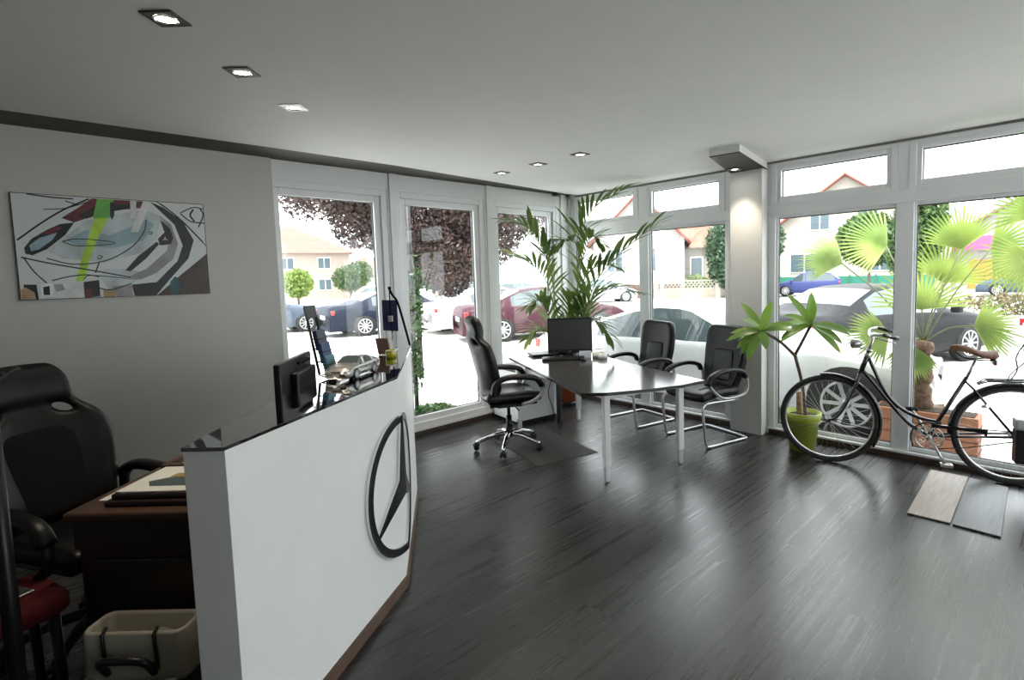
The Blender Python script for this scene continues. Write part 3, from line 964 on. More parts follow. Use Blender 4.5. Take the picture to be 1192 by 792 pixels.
for i, (nm, pl) in enumerate(POLYS):
    x = 0.0187+i*0.00004
    pr.add([(x, min(max(a, 0.004), 1.016), min(max(b, 0.004), 0.664)) for a, b in pl], [tuple(range(len(pl)))], 1+keys.index(nm[7:]))
for j, (pl, w_) in enumerate(STROKES):
    x = 0.0203+j*0.00003
    P = [Vector((a, b)) for a, b in pl]
    P3 = smoothpath([(0, p.x, p.y) for p in P], 5)
    vs = []
    for i, p in enumerate(P3):
        d = (P3[min(i+1, len(P3)-1)]-P3[max(i-1, 0)])
        n_ = Vector((0, -d.z, d.y)).normalized()*(w_*0.5)
        for q in (p+n_, p-n_):
            vs.append((x, min(max(q.y, 0.004), 1.016), min(max(q.z, 0.004), 0.664)))
    pr.add(vs, [(2*i, 2*i+1, 2*i+3, 2*i+2) for i in range(len(P3)-1)], 1+keys.index('black'))
for k_ in range(3):
    a = pi/2+k_*2*pi/3
    c = Vector((0.767, 0.403))
    pr.add([(0.0212, c.x-0.004*sin(a), c.y*1+0.004*cos(a)), (0.0212, c.x+0.022*cos(a), c.y+0.022*sin(a)), (0.0212, c.x+0.004*sin(a), c.y-0.004*cos(a))], [(0, 1, 2)], 1+keys.index('white'))
o = pr.build('print', pm, t)

# ------------------------------------------------------------------ wooden desk behind the counter
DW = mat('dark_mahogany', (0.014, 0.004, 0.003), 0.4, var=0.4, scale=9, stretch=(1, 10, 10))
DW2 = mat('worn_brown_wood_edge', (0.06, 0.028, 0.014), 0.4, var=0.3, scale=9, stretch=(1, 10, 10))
t = thing('wooden_desk', 'dark carved mahogany writing desk standing behind the white counter', 'desk', (2.055, -4.99, 0), radians(135))
# local x: along the far-left edge (away from the camera), local y: towards... minus y is the counter side
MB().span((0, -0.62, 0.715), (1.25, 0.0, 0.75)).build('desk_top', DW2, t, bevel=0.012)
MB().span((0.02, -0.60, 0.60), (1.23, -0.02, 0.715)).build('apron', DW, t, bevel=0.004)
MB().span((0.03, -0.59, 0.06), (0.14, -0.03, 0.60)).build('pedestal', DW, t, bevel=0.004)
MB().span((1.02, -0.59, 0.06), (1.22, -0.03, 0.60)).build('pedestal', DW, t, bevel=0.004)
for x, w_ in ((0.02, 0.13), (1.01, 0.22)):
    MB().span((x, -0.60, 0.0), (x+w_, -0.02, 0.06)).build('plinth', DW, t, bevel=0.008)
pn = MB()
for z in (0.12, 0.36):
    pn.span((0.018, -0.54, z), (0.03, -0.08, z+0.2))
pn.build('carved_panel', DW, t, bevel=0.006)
fr3 = thing('letter_tray', 'shallow dark wooden tray on the mahogany desk, holding a magazine', 'tray', (2.17, -4.80, 0.751), radians(135))
m = MB(); m.span((0.0, -0.235, 0), (0.34, 0.10, 0.02))
m.build('tray_base', DW, fr3, bevel=0.006)
m = MB(); m.span((0.02, -0.215, 0.02), (0.32, 0.085, 0.04))
m.build('tray_step', DW, fr3, bevel=0.006)
PAPER = mat('printed_white_paper', (0.62, 0.62, 0.58), 0.6)
mg = thing('magazine', 'white magazine with a pictured cover lying on the dark wooden tray', 'magazine', (2.17, -4.80, 0.792), radians(135))
MB().span((0.03, -0.20, 0), (0.30, 0.075, 0.006)).build('cover', PAPER, mg)
pc = MB(); pc.prism([(0.08, -0.17), (0.16, -0.18), (0.18, -0.05), (0.13, 0.02), (0.08, -0.02)], 0.0062, 0.0066)
pc.build('cover_picture', mat('dark_teal_print', (0.05, 0.07, 0.07), 0.5), mg)
pc = MB(); pc.prism([(0.17, -0.15), (0.21, -0.14), (0.22, -0.04), (0.18, -0.03)], 0.0062, 0.0067)
pc.build('cover_patch', mat('ochre_print', (0.30, 0.20, 0.06), 0.5), mg)
for lb_, x, y, rz_ in (('loose white sheet of paper on the far end of the mahogany desk', 1.76, -4.42, 0.3), ('loose white sheet under the left edge of the wooden tray', 2.035, -4.74, 0.3)):
    o = MB().span((-0.08, -0.115, 0), (0.08, 0.115, 0.0015)).build('paper_sheet', PAPER)
    o.location = (x, y, 0.752); o.rotation_euler = (0, 0, radians(135)+rz_-0.3)
    tag(o, lb_, 'paper sheet', 'loose sheets on the wooden desk')
fm = thing('picture_frame', 'open brown wooden frame lying on the far part of the mahogany desk', 'frame', (1.86, -4.56, 0.755), radians(135))
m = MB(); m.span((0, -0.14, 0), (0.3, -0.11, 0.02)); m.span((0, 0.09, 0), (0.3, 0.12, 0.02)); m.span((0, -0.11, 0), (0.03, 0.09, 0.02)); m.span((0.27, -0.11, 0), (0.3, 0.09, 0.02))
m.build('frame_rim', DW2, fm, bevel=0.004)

# pannier-like case on the floor
BEIGE = mat('beige_plastic_case', (0.30, 0.28, 0.23), 0.45, var=0.08)
t = thing('carrying_case', 'open beige case with a black curved handle on the floor before the mahogany desk', 'case', (2.42, -4.81, 0), radians(45))
def rrect(w, d, r, n=5):
    out = []
    for cx_, cy_, a0 in ((w-r, d-r, 0), (-w+r, d-r, pi/2), (-w+r, -d+r, pi), (w-r, -d+r, 3*pi/2)):
        for i in range(n+1):
            a = a0+i*pi/2/n
            out.append((cx_+r*cos(a), cy_+r*sin(a)))
    return out
def ringwall(mb, specs, mi=0):
    rs = [[Vector((x, y, z)) for x, y in rrect(w, d, r)] for w, d, r, z in specs]
    n = len(rs[0])
    fs = []
    for i in range(len(rs)-1):
        for j in range(n):
            fs.append((i*n+j, i*n+(j+1) % n, (i+1)*n+(j+1) % n, (i+1)*n+j))
    fs.append(tuple(range(n))[::-1])
    fs.append(tuple((len(rs)-1)*n+j for j in range(n)))
    mb.add([v for r in rs for v in r], fs, mi, True)
m = MB(); ringwall(m, [(0.17, 0.06, 0.03, 0.0), (0.175, 0.065, 0.035, 0.20), (0.175, 0.065, 0.035, 0.215)])
m.build('lower_shell', BLACKP, t)
m = MB(); ringwall(m, [(0.175, 0.065, 0.035, 0.215), (0.182, 0.072, 0.04, 0.235), (0.175, 0.065, 0.035, 0.36), (0.168, 0.058, 0.03, 0.37), (0.158, 0.048, 0.025, 0.36), (0.155, 0.045, 0.022, 0.25)])
m.build('upper_shell', BEIGE, t, smooth=True)
MB().ringtube(smoothpath([(-0.08, -0.070, 0.245), (-0.075, -0.105, 0.30), (0.0, -0.12, 0.315), (0.075, -0.105, 0.30), (0.08, -0.070, 0.245)], 6), 0.012, 8).build('handle', BLACKP, t)
for x in (-0.10, 0.12):
    MB().ringtube([(x*0.8, -0.074, 0.26), (x*0.8-0.01, -0.070, 0.365), (x*0.8-0.01, -0.05, 0.378)], 0.006, 6).build('strap', BLACKP, t)
for x in (-0.14, 0.14):
    MB().box((x, -0.078, 0.225), (0.035, 0.015, 0.02)).build('latch', ALU, t, bevel=0.003)
m = MB(); m.box((-0.03, 0.0, 0.30), (0.2, 0.02, 0.05), 0.1).box((0.08, 0.01, 0.30), (0.1, 0.02, 0.06), -0.3)
m.build('inner_divider', BEIGE, t, bevel=0.004)

t.scale = (1, 1, 1.13)
# stool and dark stand at the left edge
t = thing('padded_stool', 'low stool with a dark red padded seat in the dark corner at the left edge', 'stool', (2.02, -5.16, 0), 0.3)
m = MB(); ringwall(m, [(0.13, 0.13, 0.05, 0.40), (0.15, 0.15, 0.06, 0.42), (0.15, 0.15, 0.06, 0.46), (0.13, 0.13, 0.05, 0.485)])
m.build('seat', mat('dark_red_upholstery', (0.05, 0.002, 0.003), 0.8, spec=0.2), t)
for x, y in ((-0.1, -0.1), (0.1, -0.1), (0.1, 0.1), (-0.1, 0.1)):
    MB().cyl((x*1.1, y*1.1, 0), (x, y, 0.41), 0.014, 0.018, n=10).build('leg', BLACKP, t)
t = thing('tablet_computer', 'thin silver-edged tablet lying on the dark red stool', 'tablet', (2.0, -5.17, 0.487), 0.5)
MB().box((0, 0, 0.005), (0.17, 0.12, 0.007)).build('casing', ALU, t, bevel=0.003)
MB().box((0, 0, 0.0092), (0.155, 0.105, 0.001)).build('screen', SCREEN, t)
t = thing('coat_stand', 'tall black stand with a hooked top, cut off by the left edge', 'stand', (2.43, -5.125, 0), 0)
MB().cyl((0, 0, 0.02), (0, 0, 1.34), 0.022, n=12).build('pole', BLACKP, t)
MB().lathe([(0.001, 0), (0.17, 0), (0.17, 0.015), (0.03, 0.035), (0.001, 0.035)], n=28).build('base', BLACKP, t)
m = MB()
for k_ in range(4):
    a = k_*pi/2+0.5
    m.ringtube(smoothpath([(0, 0, 1.30), (0.05*cos(a), 0.05*sin(a), 1.33), (0.085*cos(a), 0.085*sin(a), 1.345)], 4), 0.007, 6)
m.build('hook', BLACKP, t)

# ------------------------------------------------------------------ on the counter
ca = atan2((Vector((1.96, -3.98))-Vector((2.42, -4.32))).y, (Vector((1.96, -3.98))-Vector((2.42, -4.32))).x)
t = thing('desk_monitor', 'small black display with its back to the room, rising behind the counter top', 'monitor', (2.215, -4.185, 0.752), ca)
c_ = MB().box((0, 0, 0.39), (0.43, 0.03, 0.20)).build('casing', BLACKP, t, bevel=0.008)
MB().box((0.04, -0.03, 0.375), (0.27, 0.035, 0.11)).build('rear_housing', BLACKP, c_, bevel=0.01)
MB().box((0.08, -0.02, 0.46), (0.16, 0.012, 0.012)).build('vent_slot', BLACKM, c_)
MB().box((0, 0.016, 0.39), (0.40, 0.002, 0.17)).build('screen', SCREEN, c_)
MB().box((0, 0.0, 0.29), (0.40, 0.05, 0.03)).build('speaker_bar', BLACKP, c_, bevel=0.006)
MB().cyl((0, 0.05, 0.0), (0, 0.02, 0.35), 0.022, n=12).lathe([(0.001, 0), (0.11, 0), (0.11, 0.012), (0.03, 0.02), (0.001, 0.02)], (0, 0.05, 0), 24).build('stand', BLACKP, t)
t.location = (2.145, -4.165, 0.752)

t = thing('brochure_rack', 'black wire brochure rack with sign plate and blue leaflets on the counter', 'rack', (1.99, -3.97, HC+0.001), radians(135))
m = MB()
w_ = 0.055
for x in (-w_, w_):
    m.ringtube([(x, -0.055, 0.0), (x, 0.0, 0.02), (x, 0.055, 0.36)], 0.0045, 6)
    m.ringtube([(x-0.008*(1 if x > 0 else -1)*1.8, -0.0, 0.02), (x-0.008*(1 if x > 0 else -1)*1.8, 0.055, 0.36)], 0.003, 6)
for k_, (y, z) in enumerate(((-0.035, 0.02), (-0.015, 0.085), (0.005, 0.15))):
    for zz in (z, z+0.05):
        m.ringtube([(-w_, y-0.015, zz), (w_, y-0.015, zz), (w_, y+0.02, zz), (-w_, y+0.02, zz)], 0.0022, 6, closed=True)
m.build('wire_frame', BLACKP, t)
MB().box((0, 0.05, 0.335), (0.115, 0.006, 0.065), M=Matrix.Rotation(-0.1, 3, 'X')).build('sign_plate', mat('dark_grey_sign', (0.05, 0.05, 0.055), 0.5), t)
BL = [mat('navy_leaflets', (0.012, 0.025, 0.07), 0.35), mat('blue_leaflets', (0.02, 0.06, 0.16), 0.35), mat('light_blue_leaflets', (0.09, 0.24, 0.32), 0.35)]
for k_, (y, z) in enumerate(((-0.033, 0.012), (-0.013, 0.078), (0.007, 0.143))):
    o = MB().box((0, 0, 0.05), (0.10, 0.022, 0.10), M=Matrix.Rotation(-0.18, 3, 'X')).box((0.01, -0.0125, 0.035), (0.05, 0.001, 0.02), M=Matrix.Rotation(-0.18, 3, 'X'), mi=1).build('leaflet_stack', [BL[2-k_], mat('leaflet_white', (0.5, 0.55, 0.6), 0.4)])
    R_ = Matrix.Rotation(radians(135), 3, 'Z')
    o.location = Vector((1.99, -3.97, HC))+R_ @ Vector((0, y, z)); o.rotation_euler = (0, 0, radians(135))
    tag(o, ['stack of light blue leaflets in the bottom pocket of the wire rack', 'stack of blue leaflets in the middle pocket of the wire rack', 'stack of dark navy leaflets in the top pocket of the wire rack'][k_], 'leaflets', 'leaflet stacks in the wire rack')

# yellow jar, cards, pennant
YG = mat('yellow_green_glass', (0.42, 0.40, 0.03), 0.1, var=0.1, coat=0.5)
t = thing('glass_jar', 'small yellow-green glass candle jar on the far end of the counter', 'jar', (1.66, -3.42, HC), 0)
MB().lathe([(0.001, 0), (0.030, 0), (0.035, 0.016), (0.033, 0.04), (0.029, 0.048), (0.026, 0.044), (0.029, 0.024), (0.001, 0.02)], n=24).build('body', YG, t)
MB().lathe([(0.033, 0.040), (0.0355, 0.043), (0.033, 0.046)], n=24, cap=False).build('rim', ALU, t)
o = MB().box((0, 0, 0.055), (0.012, 0.09, 0.11), M=Matrix.Rotation(0.25, 3, 'Y')).build('card_holder', mat('brown_card', (0.25, 0.15, 0.11), 0.6), bevel=0.002)
o.location = (1.52, -3.40, HC+0.004); o.rotation_euler = (0, 0, radians(-60)); tag(o, 'brown and white leaflet card leaning behind the yellow-green jar', 'card')
NAVY = mat('navy_fabric', (0.008, 0.012, 0.06), 0.8)
t = thing('table_pennant', 'dark navy pennant with cords hanging from a thin stand at the counter end', 'pennant', (1.34, -3.24, HC), radians(55))
MB().lathe([(0.001, 0), (0.035, 0), (0.035, 0.008), (0.006, 0.015), (0.001, 0.015)], n=20).cyl((0, 0, 0.01), (0, 0, 0.42), 0.004, n=8).cyl((0, 0, 0.41), (0, 0.05, 0.41), 0.003, n=8).build('stand', CHROME, t)
m = MB()
m.prism([(-0.055, 0.14), (0.045, 0.13), (0.045, 0.345), (-0.055, 0.35)], -0.004, 0.004, M=Matrix.Rotation(radians(90), 3, 'X'))
m.build('cloth', NAVY, t)
m = MB()
m.ringtube(smoothpath([(0.0, -0.006, 0.42), (0.02, -0.01, 0.38), (0.05, -0.01, 0.33), (0.09, -0.02, 0.17), (0.12, -0.02, 0.03)], 5), 0.008, 6, sx=0.4)
m.ringtube(smoothpath([(0.0, -0.008, 0.42), (0.0, -0.012, 0.3), (0.005, -0.012, 0.12)], 5), 0.004, 6)
m.ball((0, 0, 0.43), 0.012, 8)
m.build('lanyard', BLACKM, t)
o = MB().box((0, 0, 0.02), (0.03, 0.05, 0.04)).build('lanyard_clip', ALU, t, bevel=0.004)
o.location = (0.0, -0.015, 0.20)

# ------------------------------------------------------------------ bicycle
bx_, by_ = 3.267, -0.441
bang = atan2(-0.105+0.441, 4.377-3.267)
# local x: front hub -> rear hub, local y: towards the window, z up
BK = mat('black_enamel', (0.008, 0.007, 0.007), 0.22, coat=0.6)
TYRE = mat('black_tyre', (0.012, 0.012, 0.012), 0.75, bump=0.2, bscale=200)
BROWN = mat('brown_saddle_leather', (0.14, 0.055, 0.022), 0.45, var=0.2, scale=14)
DIRTYCH = mat('worn_chrome', (0.5, 0.49, 0.47), 0.28, 1.0, var=0.15)
t = thing('bicycle', 'old black ladies bicycle with brown saddle parked along the right windows', 'bicycle', (bx_, by_, 0), bang)
WR = 0.36
for cx_, nm in ((0.0, 'front_wheel'), (1.16, 'rear_wheel')):
    w = thing(nm, None, None); w.parent = t; w.location = (cx_, 0, WR)
    N_ = 64
    MB().ringtube([((WR-0.021)*cos(2*pi*i/N_), 0, (WR-0.021)*sin(2*pi*i/N_)) for i in range(N_)], 0.021, 10, closed=True).build('tyre', TYRE, w)
    MB().ringtube([((WR-0.042)*cos(2*pi*i/N_), 0, (WR-0.042)*sin(2*pi*i/N_)) for i in range(N_)], 0.009, 8, closed=True, sx=1.3).build('rim', DIRTYCH, w)
    sp = MB()
    for i in range(36):
        a = 2*pi*i/36; b = a+(0.9 if i % 4 < 2 else -0.9)
        sd = 0.025 if i % 2 else -0.025
        sp.cyl((0.02*cos(b), sd, 0.02*sin(b)), ((WR-0.045)*cos(a), 0, (WR-0.045)*sin(a)), 0.0011, n=4)
    tag(sp.build('spokes', DIRTYCH, w), kind='stuff')
    MB().cyl((0, -0.055, 0), (0, 0.055, 0), 0.009, n=10).cyl((0, -0.03, 0), (0, -0.022, 0), 0.024, n=16).cyl((0, 0.022, 0), (0, 0.03, 0), 0.024, n=16).cyl((0, -0.03, 0), (0, 0.03, 0), 0.016, n=12).build('hub', DIRTYCH, w)


def fender(a0, a1, cx_, nm):
    m = MB()
    R_ = WR+0.012
    pts = [(cx_+R_*cos(a0+(a1-a0)*i/24), R_*sin(a0+(a1-a0)*i/24)+WR) for i in range(25)]
    vs = []
    for (x, z), i in zip(pts, range(25)):
        a = a0+(a1-a0)*i/24
        for y, dr in ((-0.027, -0.012), (-0.018, 0.002), (0, 0.006), (0.018, 0.002), (0.027, -0.012)):
            vs.append((x+dr*cos(a), y, z+dr*sin(a)))
    m.add(vs, [(i*5+j, i*5+j+1, (i+1)*5+j+1, (i+1)*5+j) for i in range(24) for j in range(4)], 0, True)
    for sd in (-1, 1):
        e = pts[4] if nm == 'front_fender' else pts[-4]
        m.cyl((cx_, 0.045*sd, WR), (e[0], 0.025*sd, e[1]), 0.002, n=6)
    return m.build(nm, BK, t, solid=0.002)


fender(radians(-32), radians(100), 0.0, 'front_fender')
fender(radians(185), radians(15), 1.16, 'rear_fender')
f = MB()
HB, HT = (0.225, 0.76), (0.275, 0.925)
def P3(p, y=0.0): return (p[0], y, p[1])
f.ringtube(smoothpath([P3(q) for q in ((0.268, 0.885), (0.38, 0.63), (0.48, 0.50), (0.61, 0.43), (0.745, 0.405))], 5), 0.0135, 10)
f.ringtube(smoothpath([P3(q) for q in ((0.232, 0.775), (0.32, 0.66), (0.42, 0.53), (0.55, 0.375), (0.67, 0.30))], 5), 0.015, 10)
f.cyl(P3((0.385, 0.62)), P3((0.352, 0.60)), 0.009, n=8)
f.cyl(P3(HB), P3(HT), 0.019, n=14)
f.cyl(P3((0.67, 0.295)), P3((0.888, 0.76)), 0.0145, n=12)
f.cyl((0.67, -0.035, 0.295), (0.67, 0.035, 0.295), 0.021, n=14)
for sd in (-1, 1):
    f.ringtube([(0.875, 0.012*sd, 0.735), (0.93, 0.03*sd, 0.675), (1.16, 0.05*sd, 0.36)], 0.008, 8)
    f.ringtube([(0.67, 0.02*sd, 0.30), (0.78, 0.04*sd, 0.315), (1.16, 0.052*sd, 0.36)], 0.0095, 8)
f.build('frame', BK, t)
MB().cyl(P3((0.262, 0.875)), P3((0.272, 0.915)), 0.0205, n=14).cyl(P3(HT), P3((0.279, 0.94)), 0.021, n=14).build('headset', DIRTYCH, t)
k = MB()
for sd in (-1, 1):
    k.ringtube(smoothpath([(0.222, 0.0, 0.755), (0.20, 0.032*sd, 0.69), (0.155, 0.042*sd, 0.575), (0.10, 0.046*sd, 0.45), (0.045, 0.048*sd, 0.375), (0.0, 0.05*sd, 0.36)], 4), [0.013]*8+[0.0115]*7+[0.009]*6, 8)
k.cyl(P3((0.215, 0.74)), P3((0.232, 0.785)), 0.016, n=12)
k.build('fork', BK, t)
h = MB()
h.cyl(P3((0.275, 0.925)), P3((0.305, 1.045)), 0.011, n=10)
h.ringtube(smoothpath([(0.44, -0.25, 1.06), (0.35, -0.27, 1.085), (0.29, -0.2, 1.075), (0.285, -0.09, 1.045), (0.30, 0, 1.04), (0.285, 0.09, 1.045), (0.29, 0.18, 1.075), (0.35, 0.25, 1.085), (0.44, 0.24, 1.06)], 5), 0.011, 10)
ho = h.build('handlebar', DIRTYCH, t)
for sd in (-1, 1):
    y = -0.25 if sd < 0 else 0.24
    MB().cyl((0.445, y, 1.058), (0.345, y+(-0.02 if sd < 0 else 0.01), 1.086), 0.0165, 0.015, n=12).build('grip', BK, ho)
    MB().ringtube(smoothpath([(0.30, y+0.04*-sd, 1.06), (0.345, y+0.02*-sd, 1.045), (0.43, y, 1.02)], 4), 0.005, 6).build('brake_lever', DIRTYCH, ho)
MB().lathe([(0.001, 0.0), (0.02, 0.002), (0.027, 0.012), (0.02, 0.024), (0.001, 0.028)], (0.30, -0.10, 1.055), 18).build('bell', DIRTYCH, ho)
M_ = Matrix.Rotation(radians(-97), 3, 'Y')
lo = MB().lathe([(0.001, -0.05), (0.018, -0.045), (0.032, -0.02), (0.040, 0.015), (0.041, 0.03), (0.038, 0.033)], (0.185, 0, 0.985), 22, M=M_).build('headlight', DIRTYCH, t)
MB().lathe([(0.038, 0.031), (0.02, 0.04), (0.001, 0.042)], (0.185, 0, 0.985), 22, M=M_).build('lens', mat('lamp_lens', (0.55, 0.56, 0.58), 0.15), lo)
MB().ringtube([(0.20, 0, 0.955), (0.235, 0, 0.945), (0.272, 0, 0.955)], 0.006, 6).build('lamp_bracket', DIRTYCH, t)
MB().cyl((0.885, 0, 0.745), (0.935, 0, 0.885), 0.0105, n=10).build('seat_post', DIRTYCH, t)


def sad(u, v):
    y = v*2-1
    W = [(0, 0.02), (0.12, 0.034), (0.45, 0.045), (0.7, 0.09), (0.88, 0.105), (1.0, 0.085)]
    Z = [(0, 0.985), (0.15, 1.0), (0.4, 0.985), (0.65, 0.955), (0.85, 0.955), (1.0, 0.965)]
    return (0.785+u*0.27, y*lerp_table(W, u), lerp_table(Z, u)-0.042*abs(y)**2.2)


so = shell(sad, 12, 8).build('saddle', BROWN, t, solid=0.006, subsurf=1)
m = MB()
for sd in (-1, 1):
    m.ringtube(smoothpath([(0.80, 0.012*sd, 0.96), (0.87, 0.03*sd, 0.905), (0.96, 0.045*sd, 0.895), (1.03, 0.06*sd, 0.90)], 4), 0.005, 6)
    coil = [(1.025+0.016*cos(a_*0.7), 0.06*sd+0.016*sin(a_*0.7), 0.875+0.07*a_/50) for a_ in range(50)]
    m.ringtube(coil, 0.0035, 6)
m.ringtube([(1.04, -0.07, 0.895), (1.045, 0.07, 0.895)], 0.005, 6)
m.build('saddle_spring', BK, so)
MB().box((1.045, 0, 0.875), (0.02, 0.05, 0.035)).build('rear_reflector', mat('red_reflector', (0.25, 0.01, 0.01), 0.3), t, bevel=0.004)
# chainring, cranks and pedals
yc = -0.045
m = MB()
N_ = 40
m.ringtube([(0.67+0.088*cos(2*pi*i/N_), yc, 0.295+0.088*sin(2*pi*i/N_)) for i in range(N_)], 0.005, 6, closed=True)
m.ringtube([(0.67+0.055*cos(2*pi*i/N_), yc, 0.295+0.055*sin(2*pi*i/N_)) for i in range(N_)], 0.003, 6, closed=True)
for i in range(10):
    a = 2*pi*i/10
    m.ringtube([(0.67+0.02*cos(a), yc, 0.295+0.02*sin(a)), (0.67+0.05*cos(a+0.25), yc, 0.295+0.05*sin(a+0.25)), (0.67+0.088*cos(a), yc, 0.295+0.088*sin(a))], 0.0032, 6)
    m.ringtube([(0.67+0.055*cos(a+0.3), yc, 0.295+0.055*sin(a+0.3)), (0.67+0.088*cos(a+0.62), yc, 0.295+0.088*sin(a+0.62))], 0.003, 6)
m.cyl((0.67, yc-0.01, 0.295), (0.67, yc+0.01, 0.295), 0.022, n=16)
m.build('chainring', DIRTYCH, t)
m = MB()
m.ringtube(arc((0.67, 0.295), 0.115, radians(65), radians(215), 18, 'xz', yc), 0.007, 8)
m.box((0.845, yc-0.004, 0.385), (0.33, 0.014, 0.026), M=Matrix.Rotation(radians(1.5), 3, 'Y'))
m.box((1.0, yc-0.004, 0.365), (0.016, 0.010, 0.05))
m.build('chain_guard', BK, t, bevel=0.002)
m = MB()
m.ringtube([(0.67, yc, 0.207), (0.9, yc, 0.25), (1.16, yc, 0.325), (1.19, yc, 0.36), (1.16, yc, 0.393), (0.9, yc, 0.395), (0.67, yc, 0.383)], 0.004, 6)
m.build('chain', mat('oily_chain', (0.04, 0.035, 0.03), 0.4, 0.8), t)
cr_ = MB().ringtube([(0.67, yc-0.02, 0.295), (0.735, yc-0.03, 0.175), (0.765, yc-0.035, 0.125)], [0.012, 0.009, 0.011], 10).build('crank_arm', DIRTYCH, t)
m = MB().box((0.768, yc-0.085, 0.12), (0.075, 0.015, 0.022)).box((0.768, yc-0.045, 0.12), (0.075, 0.01, 0.022)).box((0.738, yc-0.065, 0.12), (0.012, 0.05, 0.02)).box((0.798, yc-0.065, 0.12), (0.012, 0.05, 0.02)).cyl((0.768, yc-0.03, 0.12), (0.768, yc-0.09, 0.12), 0.007, n=8)
m.build('pedal', DIRTYCH, cr_, bevel=0.002)
cr_ = MB().ringtube([(0.67, 0.05, 0.295), (0.605, 0.06, 0.415), (0.575, 0.065, 0.465)], [0.012, 0.009, 0.011], 10).build('crank_arm', DIRTYCH, t)
m = MB().box((0.572, 0.115, 0.47), (0.075, 0.015, 0.022)).box((0.572, 0.075, 0.47), (0.075, 0.01, 0.022)).cyl((0.572, 0.06, 0.47), (0.572, 0.12, 0.47), 0.007, n=8)
m.build('pedal', BLACKP, cr_, bevel=0.002)
m = MB()
for y in (-0.055, 0, 0.055):
    m.ringtube([(0.95, y*0.4, 0.715), (1.0, y, 0.745), (1.48, y, 0.765)], 0.0055, 6)
for x in (1.05, 1.2, 1.35, 1.46):
    m.cyl((x, -0.058, 0.752), (x, 0.058, 0.752), 0.004, n=6)
for sd in (-1, 1):
    m.ringtube([(1.40, 0.05*sd, 0.76), (1.17, 0.055*sd, 0.37)], 0.005, 6)
m.ringtube(smoothpath([(1.12, 0.0, 0.75), (1.13, -0.02, 0.80), (1.18, -0.02, 0.86), (1.25, 0, 0.90), (1.42, 0, 0.77)], 5), 0.004, 6)
m.build('rear_rack', BK, t)
m = MB().ringtube(smoothpath([(1.12, -0.055, 0.76), (1.155, -0.06, 0.84), (1.15, -0.05, 0.93), (1.20, -0.03, 1.02), (1.28, 0.0, 1.06), (1.4, 0.0, 0.78)], 6), 0.0045, 6)
m.build('bungee_cord', mat('green_black_cord', (0.03, 0.06, 0.02), 0.7), t)
m = MB().cyl((0.985, -0.02, 0.555), (1.0, -0.075, 0.575), 0.014, n=12).box((1.0, -0.03, 0.56), (0.03, 0.03, 0.015))
m.build('dynamo', DIRTYCH, t, bevel=0.002)
m = MB().box((1.29, -0.115, 0.32), (0.30, 0.10, 0.24))
po = m.build('pannier_box', BLACKP, t, bevel=0.012)
MB().box((1.29, -0.115, 0.475), (0.305, 0.105, 0.075)).build('pannier_lid', SILVERP, po, bevel=0.012)
MB().box((1.29, -0.168, 0.235), (0.26, 0.003, 0.006)).build('pannier_trim', CHROME, po)

# floor sample boards
sb = [('light_wood_sample', [(3.916, -0.16), (4.143, -0.16), (4.172, -1.11), (3.953, -1.12)], (0.36, 0.30, 0.26), 'pale oak floor sample board lying before the bicycle, the left one'),
      ('grey_wood_sample', [(4.152, -0.165), (4.372, -0.215), (4.41, -1.125), (4.186, -1.12)], (0.14, 0.145, 0.15), 'grey floor sample board lying beside the pale oak one')]
for nm, pl, c, lb_ in sb:
    c0 = (sum(p[0] for p in pl)/4, sum(p[1] for p in pl)/4)
    o = MB().prism([(p[0]-c0[0], p[1]-c0[1]) for p in pl], 0.004, 0.012).build('floor_sample_board', mat(nm, c, 0.4, var=0.18, scale=4, stretch=(12, 1, 1)), bevel=0.001)
    o.location = (c0[0], c0[1], 0)
    MB().prism([(p[0]-c0[0], p[1]-c0[1]) for p in pl], 0.0, 0.004).build('dark_underlay', BLACKP, o)
    tag(o, lb_, 'floor sample', 'floor sample boards')

# ------------------------------------------------------------------ plants
def leaf(mb, base, dirv, up, L, W, droop=0.0, n=6, mi=0, fold=0.0):
    d = Vector(dirv).normalized(); up = Vector(up)
    sd = d.cross(up)
    if sd.length < 1e-4: sd = d.cross(Vector((1, 0, 0)))
    sd.normalize()
    nn = sd.cross(d).normalized()
    vs = []
    p = Vector(base); dd = d.copy()
    for i in range(n+1):
        u = i/n
        w = W*max(0.02, (sin(pi*min(1, u*0.9+0.06))**0.8))*0.5*(1 if u < 0.98 else 0.1)
        vs += [p+sd*w+nn*(fold*w), p, p-sd*w+nn*(fold*w)]
        dd = (dd+Vector((0, 0, -droop/n))).normalized()
        p = p+dd*(L/n)
    mb.add(vs, [(3*i+j, 3*i+j+1, 3*i+j+4, 3*i+j+3) for i in range(n) for j in range(2)], mi, True)


PALMG = leafmat('palm_green', (0.07, 0.13, 0.03), (0.19, 0.27, 0.07), tr=0.5)
PALMY = leafmat('palm_bright_green', (0.14, 0.25, 0.05), (0.32, 0.40, 0.11), tr=0.5)
STEMG = mat('palm_stem', (0.12, 0.14, 0.05), 0.5)
TERRA = mat('terracotta', (0.42, 0.10, 0.04), 0.6, var=0.12)
SOIL = mat('soil', (0.05, 0.03, 0.02), 0.95, var=0.4, scale=40)
rnd = random.Random(3)
px, py = 0.30, -0.42
t = thing('potted_palm', 'tall feathery potted palm in the corner behind the desk monitor', 'plant', (px, py, 0))
MB().lathe([(0.001, 0.06), (0.11, 0.06), (0.145, 0.29), (0.155, 0.29), (0.157, 0.33), (0.142, 0.33), (0.138, 0.30), (0.001, 0.30)], n=28).build('pot', TERRA, t)
MB().lathe([(0.001, 0.30), (0.137, 0.302)], n=24).build('soil', SOIL, t)
tr = thing('plant_trolley', 'small round plant trolley on castors under the terracotta palm pot', 'plant trolley', (px, py, 0))
